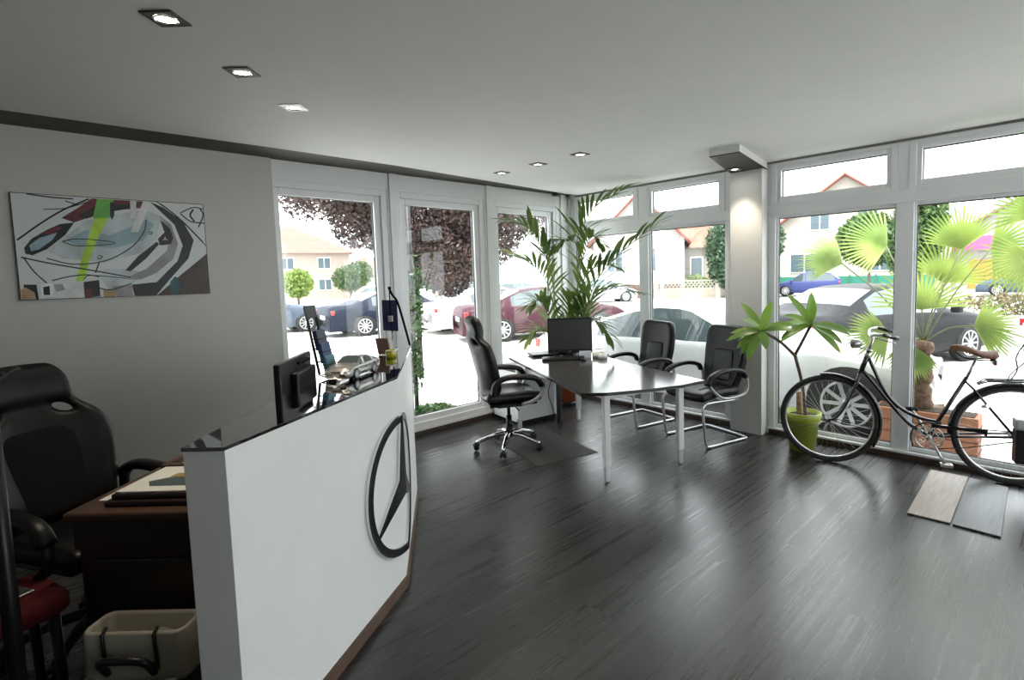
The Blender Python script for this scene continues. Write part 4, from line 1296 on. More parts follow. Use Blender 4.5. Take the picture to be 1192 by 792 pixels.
m = MB().lathe([(0.001, 0.04), (0.15, 0.04), (0.155, 0.05), (0.15, 0.058), (0.001, 0.058)], n=28)
m.build('plate', BLACKP, tr)
for k_ in range(4):
    a = k_*pi/2+0.4
    m = MB().cyl((0.12*cos(a)-0.01, 0.12*sin(a), 0.02), (0.12*cos(a)+0.01, 0.12*sin(a), 0.02), 0.02, n=14).cyl((0.12*cos(a), 0.12*sin(a), 0.02), (0.12*cos(a), 0.12*sin(a), 0.042), 0.008, n=8)
    m.build('caster', BLACKP, tr)
FR = [
 ([(0.55, -0.46, 1.0), (0.57, -0.46, 1.38), (0.60, -0.49, 1.95), (0.71, -0.53, 2.09), (0.88, -0.52, 2.31), (1.19, -0.46, 2.45)], 0.42, 0.38),
 ([(0.43, -0.66, 1.0), (0.45, -0.77, 1.59), (0.43, -0.87, 1.86), (0.39, -1.05, 2.11), (0.35, -1.26, 2.17)], 0.5, 0.33),
 ([(0.57, -0.53, 0.79), (0.71, -0.54, 1.12), (0.94, -0.54, 1.54), (1.21, -0.51, 1.79), (1.58, -0.48, 2.03)], 0.35, 0.42),
 ([(0.55, -0.54, 0.79), (0.68, -0.56, 1.78), (0.71, -0.67, 1.95), (0.69, -0.82, 1.95), (0.69, -0.96, 1.87)], 0.62, 0.28),
 ([(0.46, -0.70, 0.9), (0.49, -0.81, 1.31), (0.51, -0.93, 1.54), (0.53, -1.13, 1.71), (0.46, -1.35, 1.81)], 0.4, 0.34),
 ([(0.59, -0.57, 0.9), (0.66, -0.58, 1.28), (0.81, -0.58, 1.59), (1.01, -0.54, 1.69), (1.18, -0.53, 1.65)], 0.35, 0.32),
 ([(0.62, -0.61, 0.81), (0.76, -0.62, 1.12), (0.93, -0.61, 1.34), (1.16, -0.55, 1.43), (1.37, -0.51, 1.39)], 0.3, 0.32),
 ([(0.65, -0.59, 0.8), (0.84, -0.62, 1.07), (1.0, -0.61, 1.06), (1.15, -0.62, 0.92)], 0.3, 0.28),
 ([(0.48, -0.75, 0.81), (0.5, -0.87, 1.11), (0.5, -1.02, 1.31), (0.51, -1.15, 1.27)], 0.35, 0.28),
 ([(0.57, -0.67, 0.81), (0.69, -0.76, 1.11), (0.77, -0.81, 1.31), (0.87, -0.86, 1.36)], 0.3, 0.26),
 ([(0.48, -0.75, 0.71), (0.52, -0.92, 0.95), (0.51, -1.08, 0.99), (0.52, -1.22, 0.91)], 0.35, 0.26),
 ([(0.6, -0.49, 1.49), (0.74, -0.5, 1.87), (0.87, -0.53, 2.0), (1.0, -0.55, 1.91)], 0.3, 0.26),
 ([(0.55, -0.66, 0.7), (0.66, -0.72, 1.0), (0.72, -0.72, 1.15), (0.84, -0.74, 1.18)], 0.2, 0.26),
]
for fi, (pts, st, LL) in enumerate(FR):
    loc = [(0.0, 0.0, 0.30)]+[(x-px, y-py, z) for x, y, z in pts]
    P = smoothpath(loc, 8)
    n = len(P)
    fr_o = thing('frond', None, None); fr_o.parent = t
    MB().ringtube(P, [0.009*(1-0.75*i/n) for i in range(n)], 6).build('stem', STEMG, fr_o)
    lm = MB()
    i0 = int(n*st)
    cnt = 16
    for q in range(cnt):
        u = q/(cnt-1)
        k_ = i0+(n-1-i0)*u
        a = int(k_); a = min(a, n-2); fr = k_-a
        p = P[a].lerp(P[a+1], fr)
        d = (P[a+1]-P[a]).normalized()
        sd = d.cross(Vector((0, 0, 1)))
        if sd.length < 0.1: sd = Vector((0.7, 0.7, 0))
        sd.normalize()
        for s in (-1, 1):
            dv = d*(0.75+0.5*u)+sd*s*(0.95-0.45*u)+Vector((0, 0, 0.35))+Vector((rnd.uniform(-.12, .12), rnd.uniform(-.12, .12), rnd.uniform(-.12, .12)))
            L_ = LL*(0.75+0.5*sin(pi*min(1, u+0.25)))*rnd.uniform(0.85, 1.1)
            tip = p+dv.normalized()*L_
            wx, wy = tip.x+px, tip.y+py
            if wx < 0.05 or wy > -0.05:
                dv = dv*0.4+d+Vector((0.5 if wx < 0.05 else 0, -0.5 if wy > -0.05 else 0, 0))
            leaf(lm, p, dv, (0, 0, 1), L_, 0.042, droop=0.48, n=6, fold=0.25)
    tag(lm.build('leaflets', PALMY if fi in (4, 5, 12, 10, 9) else PALMG, fr_o), kind='stuff')

# plumeria in the green pot
px, py = 3.0, -0.25
LIME = mat('lime_green_pot', (0.36, 0.44, 0.04), 0.4)
t = thing('potted_plumeria', 'leafy plant in a lime green pot behind the bicycle front wheel', 'plant', (px, py, 0))
MB().lathe([(0.001, 0.0), (0.105, 0.0), (0.128, 0.25), (0.142, 0.252), (0.152, 0.335), (0.143, 0.337), (0.135, 0.29), (0.001, 0.29)], n=32).build('pot', LIME, t)
MB().lathe([(0.001, 0.295), (0.136, 0.297)], n=24).build('soil', SOIL, t)
MB().ringtube([(-0.005, -0.06, 0.29), (-0.008, -0.06, 0.52)], [0.027, 0.025], 10).build('cut_stump', mat('pale_bark', (0.32, 0.19, 0.10), 0.7, var=0.25, scale=20), t)
BARK = mat('grey_brown_bark', (0.12, 0.085, 0.065), 0.75, var=0.3, scale=25, bump=0.3, bscale=60)
m = MB()
m.ringtube(smoothpath([(0.03, -0.01, 0.29), (0.0, -0.02, 0.58), (-0.06, -0.03, 0.84)], 5), [0.015]*11, 8)
m.ringtube(smoothpath([(-0.06, -0.03, 0.83), (-0.16, -0.12, 0.96), (-0.27, -0.22, 1.05)], 5), [0.013]*11, 8)
m.ringtube(smoothpath([(-0.06, -0.03, 0.83), (-0.01, 0.0, 0.95), (0.06, 0.0, 1.10)], 5), [0.013]*11, 8)
m.build('stem', BARK, t)
PLG = leafmat('plumeria_leaf', (0.10, 0.22, 0.035), (0.24, 0.38, 0.07), rough=0.32, tr=0.45)
LVS = {0: [(-1.0, -0.3, 0.25), (-0.8, -0.8, -0.35), (-0.2, -0.6, 0.6), (-0.5, 0.1, 0.9), (0.5, 0.4, 0.35), (0.3, -0.5, -0.1), (-0.9, 0.2, -0.1), (-0.2, -1.0, -0.7), (0.2, 0.0, 0.9), (-0.5, -0.5, -1.0), (0.6, -0.1, 0.25), (-0.9, -0.6, 0.05), (-0.6, -0.7, -0.6)],
       1: [(1.0, 0.25, 0.15), (1.0, -0.1, 0.12), (0.9, -0.35, -0.1), (0.8, 0.0, -0.45), (0.0, 0.0, 1.0), (-0.35, -0.2, 0.85), (-0.7, 0.0, 0.2), (0.15, -0.3, 0.9), (-0.5, -0.5, 0.55), (-0.7, -0.6, -0.1), (-0.8, -0.3, -0.25)]}
for ci, (c, lst) in enumerate((((-0.27, -0.22, 1.05), LVS[0]), ((0.06, 0.0, 1.10), LVS[1]))):
    for dv in lst:
        L_ = 0.26*rnd.uniform(0.85, 1.15)
        if ci == 1 and dv[0] > 0.7: L_ = 0.30
        tip = Vector(c)+Vector(dv).normalized()*L_
        if tip.y+py > -0.06: dv = (dv[0], -0.1, dv[2])
        m = MB(); leaf(m, c, dv, (0.5, -0.6, 1), L_*1.12, 0.078, droop=0.6, n=8, fold=0.15)
        m.build('leaf', PLG, t)

# ------------------------------------------------------------------ outside: ground
PAVE = pavermat()
GZ = -0.15
g = MB(); g.span((-120, -80, GZ-0.2), (-0.12, 26.5, GZ)); g.span((-0.12, 0.1, GZ-0.2), (60, 26.5, GZ)); g.span((RX+0.2, -80, GZ-0.2), (60, 0.1, GZ))
struct('ground', g, PAVE)
struct('road', MB().span((-120, 26.5, GZ-0.2), (60, 33.2, GZ-0.06)), mat('pale_asphalt', (0.33, 0.33, 0.33), 0.9, var=0.1, scale=3))
struct('pavement', MB().span((-120, 33.2, GZ-0.2), (60, 70, GZ+0.0)), mat('pavement_grey', (0.4, 0.4, 0.38), 0.9, var=0.08, scale=2))
struct('kerb', MB().span((-120, 26.3, GZ-0.2), (60, 26.5, GZ+0.02)), mat('kerb_stone', (0.4, 0.38, 0.35), 0.9))

# ------------------------------------------------------------------ cars
CARGLASS = mat('car_window_glass', (0.05, 0.07, 0.075), 0.05, var=0, coat=1.0)
ALLOY = mat('alloy_wheel', (0.5, 0.5, 0.51), 0.3, 0.7, var=0.03)
REDL = mat('red_tail_light', (0.45, 0.015, 0.015), 0.2, coat=1)
HEADL = mat('clear_headlight', (0.6, 0.62, 0.65), 0.1, coat=1)
ARCH = mat('wheel_arch_black', (0.01, 0.01, 0.01), 0.8)
STY = {
 # (x fraction -1..1, top z, belt z, half width fraction)
 'sedan': [(-1.0, 0.70, 0.66, 0.80), (-0.985, 0.92, 0.84, 0.88), (-0.93, 0.98, 0.90, 0.95), (-0.70, 1.01, 0.93, 0.99), (-0.34, 1.37, 0.95, 1.0), (-0.18, 1.42, 0.95, 1.0), (-0.02, 1.43, 0.94, 1.0), (0.0, 1.43, 0.94, 1.0), (0.13, 1.39, 0.93, 1.0), (0.42, 0.98, 0.91, 1.0), (0.60, 0.93, 0.87, 0.99), (0.85, 0.82, 0.77, 0.95), (0.96, 0.70, 0.66, 0.86), (1.0, 0.52, 0.50, 0.76)],
 'hatch': [(-1.0, 0.75, 0.70, 0.82), (-0.98, 0.98, 0.92, 0.88), (-0.95, 1.06, 0.97, 0.94), (-0.72, 1.40, 0.97, 0.98), (-0.45, 1.47, 0.96, 1.0), (-0.02, 1.49, 0.94, 1.0), (0.02, 1.49, 0.94, 1.0), (0.15, 1.44, 0.93, 1.0), (0.50, 1.00, 0.90, 1.0), (0.62, 0.94, 0.87, 0.99), (0.86, 0.82, 0.78, 0.95), (0.96, 0.70, 0.66, 0.88), (1.0, 0.52, 0.50, 0.78)],
 'wagon': [(-1.0, 0.70, 0.66, 0.84), (-0.985, 0.98, 0.92, 0.90), (-0.96, 1.02, 0.95, 0.96), (-0.85, 1.36, 0.95, 0.98), (-0.55, 1.43, 0.95, 1.0), (-0.12, 1.45, 0.94, 1.0), (-0.08, 1.45, 0.94, 1.0), (0.13, 1.40, 0.93, 1.0), (0.42, 0.99, 0.91, 1.0), (0.60, 0.94, 0.87, 0.99), (0.85, 0.83, 0.78, 0.95), (0.96, 0.70, 0.66, 0.86), (1.0, 0.52, 0.50, 0.76)],
 'longcoupe': [(-1.0, 0.62, 0.58, 0.80), (-0.985, 0.84, 0.80, 0.88), (-0.93, 0.92, 0.86, 0.95), (-0.74, 0.99, 0.89, 0.99), (-0.34, 1.28, 0.90, 1.0), (-0.20, 1.34, 0.90, 1.0), (-0.08, 1.33, 0.90, 1.0), (-0.02, 1.30, 0.89, 1.0), (0.24, 0.97, 0.89, 1.0), (0.60, 0.93, 0.86, 0.99), (0.85, 0.82, 0.77, 0.95), (0.96, 0.66, 0.62, 0.86), (1.0, 0.48, 0.46, 0.76)],
 'coupe': [(-1.0, 0.62, 0.58, 0.80), (-0.985, 0.82, 0.78, 0.88), (-0.93, 0.90, 0.84, 0.95), (-0.78, 0.98, 0.88, 0.99), (-0.35, 1.28, 0.88, 1.0), (-0.15, 1.34, 0.87, 1.0), (-0.02, 1.34, 0.86, 1.0), (0.0, 1.34, 0.86, 1.0), (0.08, 1.31, 0.86, 1.0), (0.36, 0.96, 0.87, 1.0), (0.60, 0.92, 0.85, 0.99), (0.85, 0.80, 0.75, 0.95), (0.96, 0.66, 0.62, 0.86), (1.0, 0.48, 0.46, 0.76)],
}


def make_car(label, loc, rz, style, paint, L=4.6, W=1.8, wb=(-0.58, 0.60), wr=0.325, group=None, name='parked_car', cat='car', spokes=10, dark_roof=False):
    t = thing(name, label, cat, loc, rz, group)
    S = STY[style]
    hl, hw = L/2, W/2
    # refine stations
    st = []
    for (a, b) in zip(S, S[1:]):
        k = max(1, int(abs(b[0]-a[0])/0.09))
        for i in range(k):
            u = i/k
            st.append(tuple(p+(q-p)*u for p, q in zip(a, b)))
    st.append(S[-1])
    rings = []
    for (x, zt, zb, w) in st:
        cab = min(1.0, max(0, (zt-zb-0.08)/0.3))
        wt = w*(0.86-0.14*cab)
        h = [(0.0, 0.19), (w*0.86, 0.19), (w*0.96, 0.26), (w*0.985, 0.40), (w*1.0, 0.62 if zb > 0.62 else zb-0.05), (w*0.985, zb-0.06), (w*0.93, zb), (wt+0.02*cab, zt-0.06), (wt*0.93, zt-0.018), (wt*0.6, zt), (0.0, zt+0.006)]
        h = [(a, max(0.19, b)) for a, b in h]
        ring = [(x*hl, -a*hw, b) for a, b in h]+[(x*hl, a*hw, b) for a, b in h[-2:0:-1]]
        rings.append(ring)
    n = len(rings[0])
    vs = [v for r in rings for v in r]
    body = MB(); gl = MB()
    bf = []; gf = []
    nh = 11
    def half(j):
        return j if j < nh else n-j
    for i in range(len(rings)-1):
        x0, zt0, zb0, _ = st[i]; x1, zt1, zb1, _ = st[i+1]
        cab0, cab1 = zt0-zb0 > 0.2, zt1-zb1 > 0.2
        slope = abs(zt1-zt0)/max(1e-6, abs(x1-x0)*hl) > 0.25 and (cab0 or cab1)
        for j in range(n):
            a, b = half(j), half((j+1) % n)
            lo_, hi_ = min(a, b), max(a, b)
            q = (i*n+j, (i+1)*n+j, (i+1)*n+(j+1) % n, i*n+(j+1) % n)
            side = lo_ == 6 and hi_ == 7
            pillar = abs(x1-x0)*hl < 0.14 and abs(x0) < 0.15
            if (side and cab0 and cab1 and not pillar) or (slope and lo_ >= 8):
                gf.append(q)
            else:
                bf.append(q)
    bf.append(tuple(range(n))[::-1]); bf.append(tuple((len(rings)-1)*n+j for j in range(n)))
    for mbx, fs in ((body, bf), (gl, gf)):
        used = sorted({k for f in fs for k in f}); mp = {k: i for i, k in enumerate(used)}
        mbx.add([vs[k] for k in used], [tuple(mp[k] for k in f) for f in fs], 0, True)
    bo = body.build('body', paint, t)
    gl.build('window_glass', CARGLASS, t)
    wx = [wb[0]*hl, wb[1]*hl]
    for x in wx:
        for sd in (-1, 1):
            y0 = sd*(hw*0.985)
            MB().cyl((x, y0-sd*0.06, wr+0.0), (x, y0+sd*0.004, wr+0.0), wr+0.035, n=32).build('wheel_arch', ARCH, bo)
            wv = MB()
            ty = MB().lathe([(wr*0.70, -0.09), (wr*0.97, -0.10), (wr, -0.07), (wr, 0.07), (wr*0.97, 0.10), (wr*0.70, 0.09)], (x, y0-sd*0.085, wr), 32, M=Matrix.Rotation(radians(90), 3, 'X'))
            wo = ty.build('wheel', TYRE, t)
            rim = MB().lathe([(wr*0.64, -0.002), (wr*0.71, 0.008), (wr*0.71, -0.02)], (x, y0+sd*0.008, wr), 32, M=Matrix.Rotation(radians(-90*sd), 3, 'X'), cap=False)
            for k in range(spokes):
                a = 2*pi*k/spokes
                c = Vector((x+wr*0.36*cos(a), y0+sd*0.004, wr+wr*0.36*sin(a)))
                rim.box(c, (wr*0.62, 0.02, wr*0.11), M=Matrix.Rotation(-a, 3, 'Y'))
            rim.cyl((x, y0, wr), (x, y0+sd*0.018, wr), wr*0.14, n=12)
            rim.build('rim', ALLOY, wo)
    def zat(xf, k):
        for a, b in zip(S, S[1:]):
            if a[0] <= xf <= b[0]:
                u = (xf-a[0])/(b[0]-a[0]); return a[k]+(b[k]-a[k])*u
        return S[-1][k]
    for sd in (-1, 1):
        zz = zat(-0.975, 2)
        MB().box((-hl*0.968, sd*hw*0.74, zz-0.075), (0.09, 0.34*hw/0.9, 0.13)).box((-hl*0.93, sd*hw*0.885, zz-0.07), (0.22, 0.07, 0.11)).build('tail_light', REDL, t, bevel=0.02)
        zz = zat(0.93, 2)
        MB().box((hl*0.955, sd*hw*0.66, zz-0.07), (0.10, 0.30, 0.12)).build('headlight', HEADL, t, bevel=0.03)
        xm = 0.36 if style != 'hatch' else 0.42
        MB().box((xm*hl, sd*(hw+0.06), 0.96), (0.12, 0.16, 0.11)).build('wing_mirror', paint, t, bevel=0.03)
        for x in (-0.22, 0.14):
            MB().box((x*hl, sd*(hw*0.992), 0.80), (0.17, 0.02, 0.025)).build('door_handle', paint, t, bevel=0.006)
    MB().box((-hl*0.995, 0, 0.62 if style != 'coupe' else 0.55), (0.03, 0.5, 0.12)).build('number_plate', WHITEM, t)
    MB().box((hl*0.99, 0, 0.40), (0.05, 0.5, 0.11)).build('number_plate', WHITEM, t)
    MB().box((hl*0.975, 0, 0.56), (0.05, 0.62, 0.12)).build('grille', BLACKP, t, bevel=0.01)
    return t


def paint(nm, c, r=0.25):
    return mat(nm, c, 0.45 if max(c) < 0.2 else r, var=0.01, coat=0.0, spec=0.12 if max(c) < 0.2 else 0.4)


PW = paint('white_car_paint', (0.62, 0.62, 0.61)); PK = paint('black_car_paint', (0.012, 0.012, 0.014)); PN = paint('navy_car_paint', (0.011, 0.015, 0.028))
PB = paint('burgundy_car_paint', (0.05, 0.016, 0.024)); PBL = paint('blue_car_paint', (0.045, 0.055, 0.16)); PG = paint('grey_car_paint', (0.07, 0.09, 0.12)); PS = paint('silver_car_paint', (0.35, 0.38, 0.4))
make_car('long white coupe parked right outside the right windows, behind the visitor chairs', (1.23, 1.55, GZ), radians(7), 'longcoupe', PW, L=5.0, W=1.86, wb=(-0.50, 0.682), wr=0.345)
make_car('black saloon seen from behind beyond the bicycle, red tail light at its handlebar', (1.95, 5.95, GZ), radians(68), 'sedan', PK, L=4.8, wb=(-0.58, 0.58))
make_car('white car cut off by the right edge, rear with red tail light outside', (5.85, 8.0, GZ), radians(60), 'sedan', PW, L=4.7)
make_car('small blue hatchback parked across the street before the green fence', (-8.0, 31.2, GZ), radians(12+180), 'hatch', PBL, L=3.9, W=1.7)
make_car('grey-blue saloon parked across the street near the orange garage door', (2.9, 32.2, GZ), radians(180), 'sedan', PG, L=4.7)
make_car('navy saloon seen side-on through the leftmost window', (-11.9, 4.0, GZ), radians(84), 'sedan', PN, L=4.9)
make_car('dark estate car behind and left of the navy saloon', (-15.6, 0.6, GZ), radians(84), 'wagon', PG, L=4.8)
make_car('white saloon with red tail light, parked right of the navy saloon', (-9.3, 6.1, GZ), radians(76), 'sedan', PW, L=4.6)
make_car('burgundy saloon with red tail light seen through the second and third left windows', (-6.4, 5.6, GZ), radians(66), 'sedan', PB, L=4.9)
make_car('far white hatchback in the back row, seen through the leftmost window', (-24.0, 10.2, GZ), radians(75), 'hatch', PW, L=4.2)
make_car('far silver hatchback in the back row beyond the navy saloon', (-22.0, 14.6, GZ), radians(75), 'hatch', PS, L=4.2)
make_car('white estate car in the back row, seen above the burgundy saloon', (-18.0, 15.4, GZ), radians(60), 'wagon', PW, L=4.6)
make_car('pale blue hatchback in the back row behind the indoor palm', (-16.6, 20.8, GZ), radians(55), 'hatch', PS, L=4.1)

# model car on the counter
MC = mat('model_silver_paint', (0.33, 0.32, 0.30), 0.25, 0.6, coat=0.6)
mcar = make_car('silver vintage coupe scale model standing on the black counter top', (0, 0, 0), 0, 'coupe', MC, L=4.5, W=1.8, wb=(-0.52, 0.56), wr=0.34, name='model_car', cat='model car')
mcar.scale = (0.078, 0.078, 0.078)
mcar.location = (2.07, -3.85, HC+0.001)
mcar.rotation_euler = (0, 0, radians(-58+6))

# ------------------------------------------------------------------ houses
CREAM = mat('cream_render', (0.36, 0.325, 0.28), 0.85); WHITER = mat('white_render', (0.36, 0.345, 0.33), 0.85); PEACH = mat('peach_render', (0.34, 0.275, 0.235), 0.85)
TILE = mat('clay_roof_tiles', (0.19, 0.085, 0.055), 0.85, var=0.2, scale=2); TILE2 = mat('pale_roof_tiles', (0.17, 0.095, 0.075), 0.85, var=0.15, scale=2)
WINB = mat('blue_grey_house_window', (0.07, 0.10, 0.12), 0.3); REDT = mat('red_gable_board', (0.36, 0.09, 0.07), 0.6)


def house(name, label, loc, rz, w, d, h, rh, wall, roof, wins=(), trim=None, over=0.4, hip=0.0, axis='y'):
    """front at local y=0 facing -y, w along x; ridge along y (gable to the front) or x"""
    t = thing(name, label, 'house', loc, radians(rz))
    b = MB()
    if axis == 'y':
        b.add([(-w/2, 0, 0), (w/2, 0, 0), (w/2, 0, h), (0, 0, h+rh), (-w/2, 0, h), (-w/2, d, 0), (w/2, d, 0), (w/2, d, h), (0, d, h+rh), (-w/2, d, h)],
              [(0, 1, 2, 3, 4), (9, 8, 7, 6, 5), (1, 6, 7, 2), (5, 0, 4, 9)])
        r = MB()
        for s in (-1, 1):
            k = rh/(w/2)
            e = (s*(w/2+over), h-k*over); tp = (0, h+rh)
            vs = [(e[0], -over, e[1]), (tp[0], -over, tp[1]), (tp[0], d+over, tp[1]), (e[0], d+over, e[1])]
            vs2 = [(x, y, z+0.2) for x, y, z in vs]
            r.add(vs+vs2, [(0, 1, 2, 3), (7, 6, 5, 4), (0, 4, 5, 1), (1, 5, 6, 2), (2, 6, 7, 3), (3, 7, 4, 0)])
    else:
        b.span((-w/2, 0, 0), (w/2, d, h))
        r = MB()
        o = over
        vs = [(-w/2-o, -o, h), (w/2+o, -o, h), (w/2+o, d+o, h), (-w/2-o, d+o, h), (-w/2-o+hip, d/2, h+rh), (w/2+o-hip, d/2, h+rh)]
        r.add(vs, [(0, 1, 5, 4), (2, 3, 4, 5), (1, 2, 5), (3, 0, 4), (3, 2, 1, 0)])
    b.build('wall', wall, t)
    r.build('roof', roof, t)
    if trim:
        m = MB()
        for s in (-1, 1):
            k = rh/(w/2)
            m.ringtube([(s*(w/2+over), -over-0.05, h-k*over+0.05), (0, -over-0.05, h+rh+0.1)], 0.07, 4)
        m.build('gable_board', trim, t)
    for (x, z, ww, hh) in wins:
        f = MB().span((x-ww/2-0.08, -0.05, z-0.08), (x+ww/2+0.08, 0.02, z+hh+0.08)).build('window', WHITEM, t)
        MB().span((x-ww/2, -0.08, z), (x-0.04, -0.05, z+hh)).span((x+0.04, -0.08, z), (x+ww/2, -0.05, z+hh)).build('pane', WINB, f)
    return t


house('house', 'large peach apartment house with red hipped roof beyond the leftmost window', (-49.5, 11.5, GZ), 75+0, 14.5, 11, 4.6, 3.0, PEACH, TILE2, [(x, z, 1.1, 1.0) for x in (-5, -2.2, 1.5, 4.8) for z in (1.0, 3.1)], axis='x', hip=5, over=0.5)
house('house', 'small house with low tiled roof right of the peach apartment house', (-46.5, 21.2, GZ), 75, 6.5, 7, 2.3, 2.0, CREAM, TILE2, [(1.2, 0.9, 1.0, 0.9)], axis='x', hip=2.5)
th = house('house', 'white house with orange tiled roof behind the lattice garden wall', (-17.0, 25.2, GZ), 35, 6.2, 9, 4.0, 3.1, WHITER, TILE, [(0.6, 1.9, 1.1, 1.5), (-1.6, 1.9, 1.0, 1.5)], trim=REDT)
MB().span((3.1, 1.4, 0), (6.4, 8, 3.5)).build('side_wing', CREAM, th)
m = MB(); m.add([(2.9, 1.0, 3.4), (6.9, 1.0, 3.4), (6.9, 8.4, 3.4), (2.9, 8.4, 3.4), (3.0, 4.7, 5.6), (4.8, 4.7, 5.6)], [(0, 1, 5, 4), (1, 2, 5), (2, 3, 4, 5), (3, 0, 4), (3, 2, 1, 0)])
m.build('wing_roof', TILE, th)
for x in (4.0, 5.6):
    f_ = MB().span((x-0.45, 1.33, 1.3), (x+0.45, 1.42, 2.8)).build('window', WHITEM, th)
    MB().span((x-0.36, 1.30, 1.4), (x+0.36, 1.34, 2.7)).build('pane', WINB, f_)
MB().span((-2.9, -0.25, 0.0), (2.8, 0.02, 0.95)).build('garage_door', mat('dark_garage', (0.10, 0.06, 0.05), 0.7), th)
house('house', 'cream gabled house with red roof edge behind the green fence', (-7.6, 37.3, GZ), 12, 12.4, 9, 3.7, 4.6, CREAM, TILE, [(-2.6, 1.5, 1.9, 1.3), (2.2, 1.5, 1.9, 1.3), (-1.6, 4.6, 1.2, 1.4), (1.4, 4.6, 1.2, 1.4)], trim=REDT)
gh = house('house', 'low white house with long sloping roof and orange garage door at the far right', (2.2, 41.5, GZ), -2, 12.0, 8, 2.6, 3.6, WHITER, TILE2, [(-2.0, 2.75, 1.2, 0.9), (0.4, 2.75, 1.2, 0.9)])
MB().span((-3.2, -0.1, 0.0), (1.6, 0.02, 2.0)).build('garage_door', mat('orange_garage_door', (0.50, 0.20, 0.04), 0.6), gh)
o = MB().span((-1.4, -0.06, 0), (1.4, 0.0, 0.9)).build('banner', mat('pink_banner', (0.36, 0.08, 0.18), 0.6)); o.location = (-0.5, 41.2, 2.55)
tag(o, 'pink banner hung across the front of the low white house', 'banner')

# fences, walls, posts
o = MB().span((-14.2, 34.6, GZ), (-1.8, 34.68, GZ+1.15)).build('garden_fence', mat('green_fence_panel', (0.02, 0.15, 0.10), 0.6))
for x in [-14.2+i*1.55 for i in range(9)]:
    MB().span((x-0.05, 34.52, GZ), (x+0.05, 34.60, GZ+1.25)).build('post', mat('green_post', (0.03, 0.13, 0.09), 0.6), o)
tag(o, 'long green garden fence across the street behind the small blue hatchback', 'fence')
t = thing('garden_wall', 'low beige garden wall with a white lattice top before the white house', 'wall', (-14.1, 25.6, GZ), radians(28))
MB().span((-1.6, 0, 0), (2.6, 0.25, 0.62)).build('base_wall', mat('beige_block_wall', (0.22, 0.19, 0.155), 0.9, var=0.15, scale=3), t)
for x in (-1.6, 2.35):
    MB().span((x-0.02, -0.03, 0), (x+0.28, 0.28, 1.3)).build('pillar', CREAM, t)
m = MB()
for i in range(16):
    for s in (-1, 1):
        x = -1.3+i*0.235
        m.box((x+0.12, 0.12, 0.9), (0.05, 0.08, 0.66), M=Matrix.Rotation(s*radians(40), 3, 'Y'))
m.span((-1.3, 0.06, 0.62), (2.35, 0.18, 0.68)); m.span((-1.3, 0.06, 1.14), (2.35, 0.18, 1.2))
m.build('lattice', mat('pale_lattice', (0.26, 0.24, 0.21), 0.8), t)
t = thing('street_lamp', 'tall white lamp post across the car park in front of the white house', 'lamp post', (-7.9, 14.2, GZ))
MB().cyl((0, 0, 0), (0, 0, 5.2), 0.07, 0.05, n=12).build('pole', WHITEM, t)
MB().box((0, 0, 0.15), (0.35, 0.35, 0.3)).build('base', WHITEM, t, bevel=0.03)
MB().box((0.3, 0, 5.2), (0.7, 0.16, 0.09)).build('lamp_head', ALU, t, bevel=0.03)

# ------------------------------------------------------------------ trees, shrubs
def foliage(blobs, n, size, rnd, elong=1.0):
    mb = MB()
    vs = []; fs = []
    for (c, r, wgt) in blobs:
        for _ in range(int(n*wgt)):
            while True:
                p = Vector((rnd.uniform(-1, 1), rnd.uniform(-1, 1), rnd.uniform(-1, 1)))
                if 0.15 < p.length < 1: break
            p = Vector(c)+Vector((p.x*r[0], p.y*r[1], p.z*r[2]))
            a = Vector((rnd.gauss(0, 1), rnd.gauss(0, 1), rnd.gauss(0, 1))).normalized()
            b = a.cross(Vector((rnd.gauss(0, 1), rnd.gauss(0, 1), rnd.gauss(0, 1)))).normalized()
            s = size*rnd.uniform(0.6, 1.3)
            o = len(vs)
            vs += [p-a*s*elong, p+b*s*0.55-a*s*0.1, p+a*s*elong, p-b*s*0.55-a*s*0.1]
            fs.append((o, o+1, o+2, o+3))
    mb.add(vs, fs)
    return mb


def tree(name, label, loc, trunk, blobs, n, size, lm, seed, tr=0.1, group=None, cat='tree', bark=None):
    rr = random.Random(seed)
    t = thing(name, label, cat, loc, 0, group)
    m = MB()
    top = trunk
    m.ringtube([(0, 0, 0), (tr*0.3, 0, top*0.5), (0, tr*0.2, top)], [tr, tr*0.8, tr*0.6], 10)
    for (c, r, w_) in blobs:
        m.ringtube([(0, 0, top*0.75), (c[0]*0.4, c[1]*0.4, top+(c[2]-top)*0.4), (c[0], c[1], c[2])], [tr*0.5, tr*0.3, tr*0.12], 6)
    m.build('trunk', bark or BARK, t)
    tag(foliage(blobs, n, size, rr).build('foliage', lm, t), kind='stuff')
    return t


